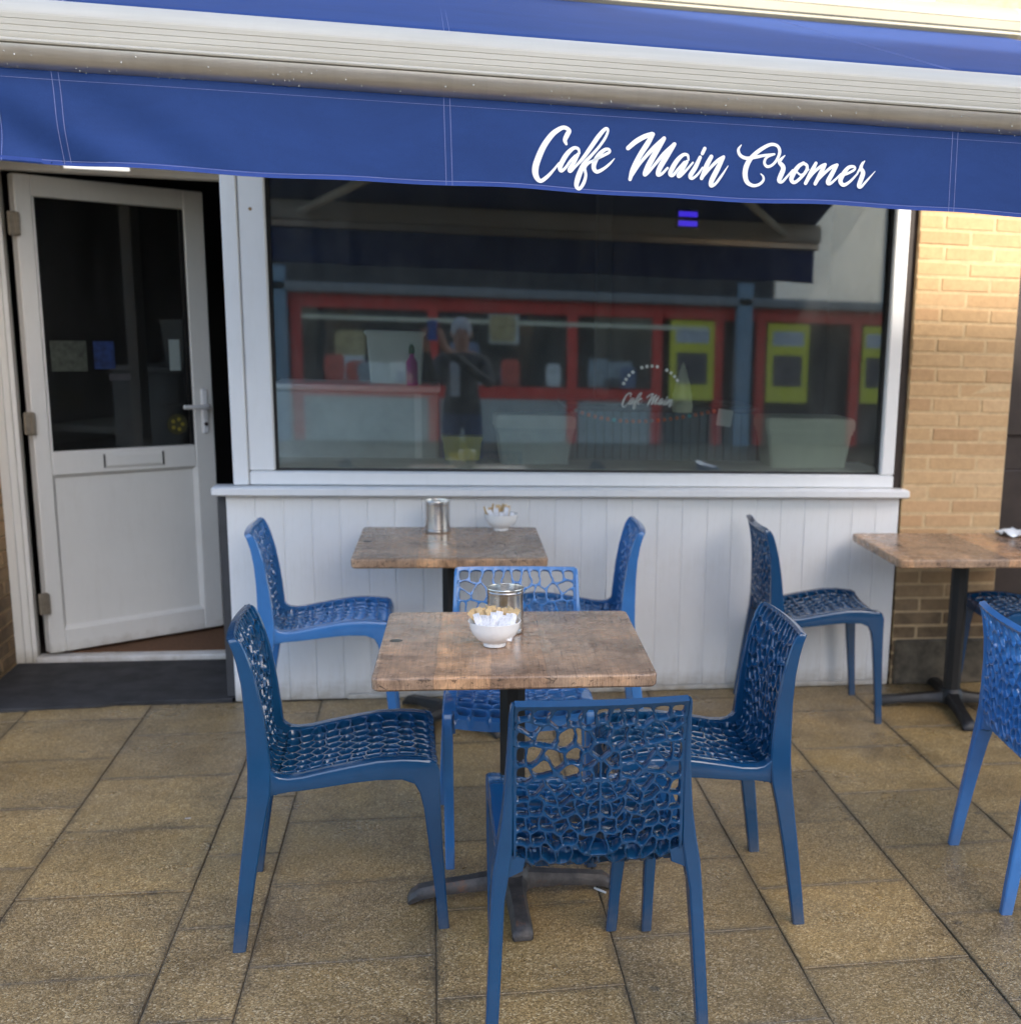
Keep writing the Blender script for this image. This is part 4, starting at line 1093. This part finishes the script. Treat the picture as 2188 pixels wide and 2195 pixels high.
# blue lit display at the back
scn = thing('lit_display', 'small blue violet lit display deep inside the dark cafe', 'display', (1.178, 3.1, 2.078))
MB().box(-.06, .06, .0, .03, -.05, .05, .004).obj('case', M_BLACK, scn)
eb = NT('blue lit bars'); eb.set(Base_Color=(0.02, 0.01, 0.2)); eb.b.inputs['Emission Color'].default_value = (.07, .03, .9, 1); eb.b.inputs['Emission Strength'].default_value = .35
for z in (-.025, .02): MB().box(-.048, .048, -.003, -.0005, z - .013, z + .013).obj('lit_bar', eb.m, scn)
hg = thing('support_post', 'metal post standing deep inside the dark cafe', 'post', (.82, 3.6, 0))
MB().box(-.04, .04, -.04, .04, .03, 2.655, .005).obj('shaft', simple('dim grey post', (0.10, 0.10, 0.10), 0.6), hg)
MB().box(-.07, .07, -.07, .07, .021, .029).obj('foot_plate', M_BLACK, hg)

# ================================================================= OPPOSITE SIDE OF THE STREET (seen in the glass)
YO = -12.0
kio = thing('red_shopfront', 'red framed shopfront across the street seen in the window reflection', 'shopfront', (0, YO, 0))
MB().box(-7.9, 9.0, -3.0, -.25, -.02, 2.06).obj('wall', simple('dim shop interior', (0.06, 0.055, 0.05), 0.7), kio)
MB().box(-8.0, 9.1, -3.1, .35, 2.061, 2.20, .02).obj('roof', simple('grey roof felt', (0.25, 0.25, 0.25), 0.8), kio)
MB().box(-8.0, 4.95, -2.9, .30, 2.201, 2.95, .02).obj('fascia', simple('dark shop fascia', (0.03, 0.03, 0.035), 0.6), kio)
for x in (-7.0, -5.2, -3.6, -1.98, -.08, 1.94, 3.22, 4.16, 4.82, 6.35, 8.2):
    MB().box(x - .075, x + .075, -.06, .06, -.02, 2.06, .008).obj('post', M_RED, kio)
MB().box(-7.9, 9.0, -.05, .05, 1.86, 2.058, .008).obj('top_rail', M_RED, kio)
xs = [-7.0, -5.2, -3.6, -1.98, -.08, 1.94, 3.22]
for a, b in zip(xs, xs[1:]):
    MB().box(a + .076, b - .076, -.045, .045, .62, .80, .008).obj('mid_rail', M_RED, kio)
    MB().box(a + .076, b - .076, -.03, .02, -.02, .619).obj('stallriser', simple('pale stallriser', (0.45, 0.46, 0.43), 0.6), kio)
mopp = mat_glass('opposite shop glass', 1.6, (0.6, 0.62, 0.62), 0.05)
for a, b in zip(xs, xs[1:]):
    MB().box(a + .076, b - .076, -.01, -.004, .801, 1.859).obj('pane', mopp, kio)
MB().box(-1.9, 4.0, .052, .075, 1.70, 1.755).obj('light_rail', simple('cream strip', (0.8, 0.78, 0.6), 0.5), kio)
rr = random.Random(21)
PAL = [(0.7, 0.7, 0.66), (0.55, 0.58, 0.55), (0.6, 0.12, 0.08), (0.16, 0.2, 0.3), (0.5, 0.4, 0.2), (0.1, 0.1, 0.1), (0.3, 0.34, 0.36), (0.62, 0.5, 0.45)]
GOODS = [simple('display goods %d' % i, c, 0.6, 0.45, 7) for i, c in enumerate(PAL)]
for k in range(46):
    x = rr.uniform(-6.8, 3.1); z = rr.choice((.82, .82, .82, 1.2, 1.45)); wd = rr.uniform(.06, .26); h = rr.uniform(.12, .42)
    if any(abs(x - q) < .1 + wd for q in (-5.2, -3.6, -1.98, -.08, 1.94)): continue
    m = MB().loft([[(-wd * f, -.03, q), (wd * f, -.03, q), (wd * f, .0, q), (-wd * f, .0, q)] for q, f in ((0, .9), (h * .5, 1), (h * .85, .95), (h, .5 + .5 * rr.random()))])
    m.obj('display_item', rr.choice(GOODS), kio, None, (x, .055 + .001 * k, z))
for x in (-2.19, 4.49):
    o = MB().box(-.12, .12, -.1, .1, -.02, 2.4, .02).obj('street_column', M_BLUEGREY, None, None, (x, YO + .25, 0))
    tag(o, 'blue grey square column %s across the street' % ('at the left of the red shopfront' if x < 0 else 'beside the yellow posters'), 'column', 'columns across the street')
for i, (x0, x1, z0, z1) in enumerate(((3.41, 4.09, .66, 1.84), (4.92, 5.58, .65, 1.84), (6.45, 6.85, .66, 1.84))):
    t = thing('yellow_poster', ('yellow poster nearest the red door across the street', 'middle yellow poster across the street', 'narrow yellow poster furthest right across the street')[i], 'poster', ((x0 + x1) / 2, YO + .07, z0), 0, 'yellow posters')
    wd, h = (x1 - x0) / 2, z1 - z0
    MB().box(-wd, wd, -.01, .0, 0, h).obj('sheet', M_YEL, t)
    MB().box(-wd * .75, wd * .75, .001, .004, h * .72, h * .9).obj('picture', simple('pale print', (0.5, 0.52, 0.55), 0.6, 0.3, 12), t)
    MB().box(-wd * .7, wd * .7, .001, .004, h * .2, h * .6).obj('picture', simple('dark print', (0.12, 0.10, 0.10), 0.6, 0.5, 9), t)
for i, (x0, x1, z0, z1, lab) in enumerate(((.72, 1.15, 1.42, 1.84, 'white notice taped inside the red shopfront across the street'), (-1.45, -1.05, .85, 1.45, 'white framed menu board in the red shopfront across the street'))):
    o = MB().box(-(x1 - x0) / 2, (x1 - x0) / 2, 0, .006, 0, z1 - z0).obj('notice', M_PAPER, None, None, ((x0 + x1) / 2, YO + .06, z0)); tag(o, lab, 'notice')
far = thing('added_backdrop_building', 'pale building added to tone down the sky reflected in the right of the window', 'building', (12.0, -36.0, 0))  # added backdrop, covers the over-bright sky in the pane's reflection
MB().box(-7, 7.5, -5, 0, -.02, 9.0).obj('wall', simple('white render', (0.88, 0.90, 0.88), 0.8), far)
MB().box(-7.2, 7.7, -5.2, .2, 9.001, 9.25).obj('parapet', simple('grey coping', (0.4, 0.4, 0.4), 0.8), far)
hot = thing('sun_block_building', 'unseen tall pale building added to keep the sun off the lower cafe wall', 'building', (28.0, -24.0, 0))  # out of view, added and sized to block sun from the lower wall
MB().box(-15.4, 20, -4.5, 0, -.02, 20.5).obj('wall', simple('pale render', (0.5, 0.48, 0.44), 0.8), hot)
MB().box(-15.4, -11.6, -4.4, -.1, 20.501, 24.0).obj('sun_block_tower', simple('pale render', (0.5, 0.48, 0.44), 0.8), hot)  # extra height added to block sun from the left door jamb
wme = MB().box(-.6, .6, .002, .06, 0, 1.9, .02).mesh('window'); gme = MB().box(-.5, .5, .061, .07, .1, 1.8).mesh('pane')
mwin = simple('window pane dark', (0.04, 0.05, 0.06), 0.1)
for fl in range(6):
    for k in range(12):
        wo = link('window', wme, M_UPVC, hot, (-13.5 + k * 2.9, 0, 1.0 + fl * 3.3)); link('pane', gme, mwin, wo)
MB().box(-11.59, 20.2, -4.7, .25, 20.501, 20.84).obj('cornice', simple('pale cornice', (0.55, 0.53, 0.5), 0.8), hot)

# ================================================================= PERSON TAKING THE PHOTO (seen in the glass)
def person():
    t = thing('person', 'grey haired person in a dark jacket and jeans holding up a phone in the reflection', 'person', (.15, -3.93, 0))
    V = []; E = []; RD = []
    def v(x, y, z, r, par=None):
        V.append((x, y, z)); RD.append(r)
        if par is not None: E.append((par, len(V) - 1))
        return len(V) - 1
    pel = v(0, 0, .86, (.155, .115)); wa = v(0, .0, 1.02, (.15, .11), pel); ch = v(0, .01, 1.20, (.17, .12), wa); sh = v(0, .0, 1.31, (.13, .09), ch); nk = v(0, .01, 1.37, (.055, .055), sh)
    hd1 = v(0, .03, 1.44, (.068, .075), nk); hd2 = v(0, .03, 1.53, (.078, .092), hd1); hd3 = v(0, .02, 1.585, (.055, .065), hd2)
    for s in (-1, 1):
        hp = v(s * .09, 0, .80, (.088, .095), pel); kn = v(s * .10, .02, .45, (.062, .066), hp); an = v(s * .10, -.01, .09, (.042, .045), kn); ft = v(s * .10, .13, .045, (.04, .035), an)
        s1 = v(s * .19, .0, 1.29, (.065, .065), sh); el = v(s * .24, .16, 1.10, (.048, .048), s1)
        hx = -.24 + s * .045
        wr = v(hx + s * .03 + .02, .40, 1.40, (.034, .034), el); ha = v(hx + s * .015 + .01, .46, 1.49, (.036, .022), wr)
        for k in range(4): 
            f1 = v(hx + s * .012, .480 + .004 * k, 1.50 + .016 * k, (.009, .009), ha); v(hx - s * .010, .492, 1.515 + .016 * k, (.008, .008), f1)
        th = v(hx + s * .035, .47, 1.52, (.010, .010), ha); v(hx + s * .030, .478, 1.555, (.008, .008), th)
    me = bpy.data.meshes.new('body'); me.from_pydata(V, E, [])
    o = bpy.data.objects.new('body', me); COL.objects.link(o); o.parent = t
    md = o.modifiers.new('skin', 'SKIN'); md.use_smooth_shade = True
    if not me.skin_vertices: me.skin_vertices.new(name='')
    for i, r in enumerate(RD): me.skin_vertices[0].data[i].radius = r
    me.skin_vertices[0].data[0].use_root = True
    o.modifiers.new('sub', 'SUBSURF').levels = 2; o.modifiers['sub'].render_levels = 2
    n = NT('clothes and skin')
    x, y, z = n.sep()
    jk = n.ramp(z, [(0.0, (0.02, 0.02, 0.02)), (0.08, (0.04, 0.065, 0.14)), (0.84, (0.05, 0.075, 0.16)), (0.85, (0.03, 0.032, 0.036)), (1.0, (0.03, 0.032, 0.036))], 'CONSTANT')
    skin = n.math('MAXIMUM', n.math('GREATER_THAN', z, 1.365), n.math('GREATER_THAN', y, .405))
    n.set(Base_Color=n.mix(skin, jk, (0.42, 0.22, 0.15)), Roughness=0.7)
    me.materials.append(n.m)
    hr = MB(); hr.lathe([(.0, 1.655), (.045, 1.648), (.078, 1.615), (.092, 1.565), (.092, 1.52), (.084, 1.49)], n=20)
    h = hr.obj('hair', simple('grey hair', (0.42, 0.41, 0.40), 0.8, 0.25, 60), t, 60, (0, .008, 0)); h.scale = (.95, 1.08, 1.0); h.rotation_euler = (R(14), 0, 0); h.location = (0, .39, .03)
    h.location = (0, .008 + 1.5 * math.sin(R(14)), 1.5 * (1 - math.cos(R(14))) * 1.0)
    nz = MB().loft([[(-.006, .118, 1.545), (.006, .118, 1.545), (0, .110, 1.55)], [(-.014, .112, 1.50), (.014, .112, 1.50), (0, .140, 1.503)], [(-.008, .105, 1.492), (.008, .105, 1.492), (0, .115, 1.49)]]).obj('nose', simple('skin', (0.45, 0.24, 0.17), 0.6), t, 60)
    for s in (-1, 1):
        MB().lathe([(0, -.009), (.006, -.006), (.009, 0), (.006, .006), (0, .009)], n=10).obj('eye', M_DKWOOD, t, 60, (s * .031, .110, 1.532))
        MB().lathe([(0, -.028), (.012, -.02), (.014, 0), (.010, .02), (0, .03)], n=8).obj('ear', simple('ear skin', (0.42, 0.22, 0.15), 0.6), t, 60, (s * .083, .025, 1.515))
    MB().box(-.022, .022, .104, .112, 1.458, 1.466, .002).obj('mouth', simple('lips', (0.28, 0.08, 0.07), 0.6), t)
    MB().box(-.10, -.02, .104, .118, 1.00, 1.28, .004).obj('shirt_front', simple('pale shirt', (0.45, 0.48, 0.52), 0.8), t)
    ph = thing('phone', 'blue phone held up by the photographer in the reflection', 'phone', (-.09, -3.452, 1.535))
    MB().box(-.038, .038, -.0045, .0045, -.08, .08, .003).obj('case', simple('blue phone case', (0.03, 0.10, 0.36), 0.3), ph)
    MB().lathe([(0, -.001), (.008, -.001), (.008, .001), (0, .001)], n=12).obj('lens', M_BLACK, ph, None, (.0, .0058, .05)).rotation_euler = (R(90), 0, 0)
person()
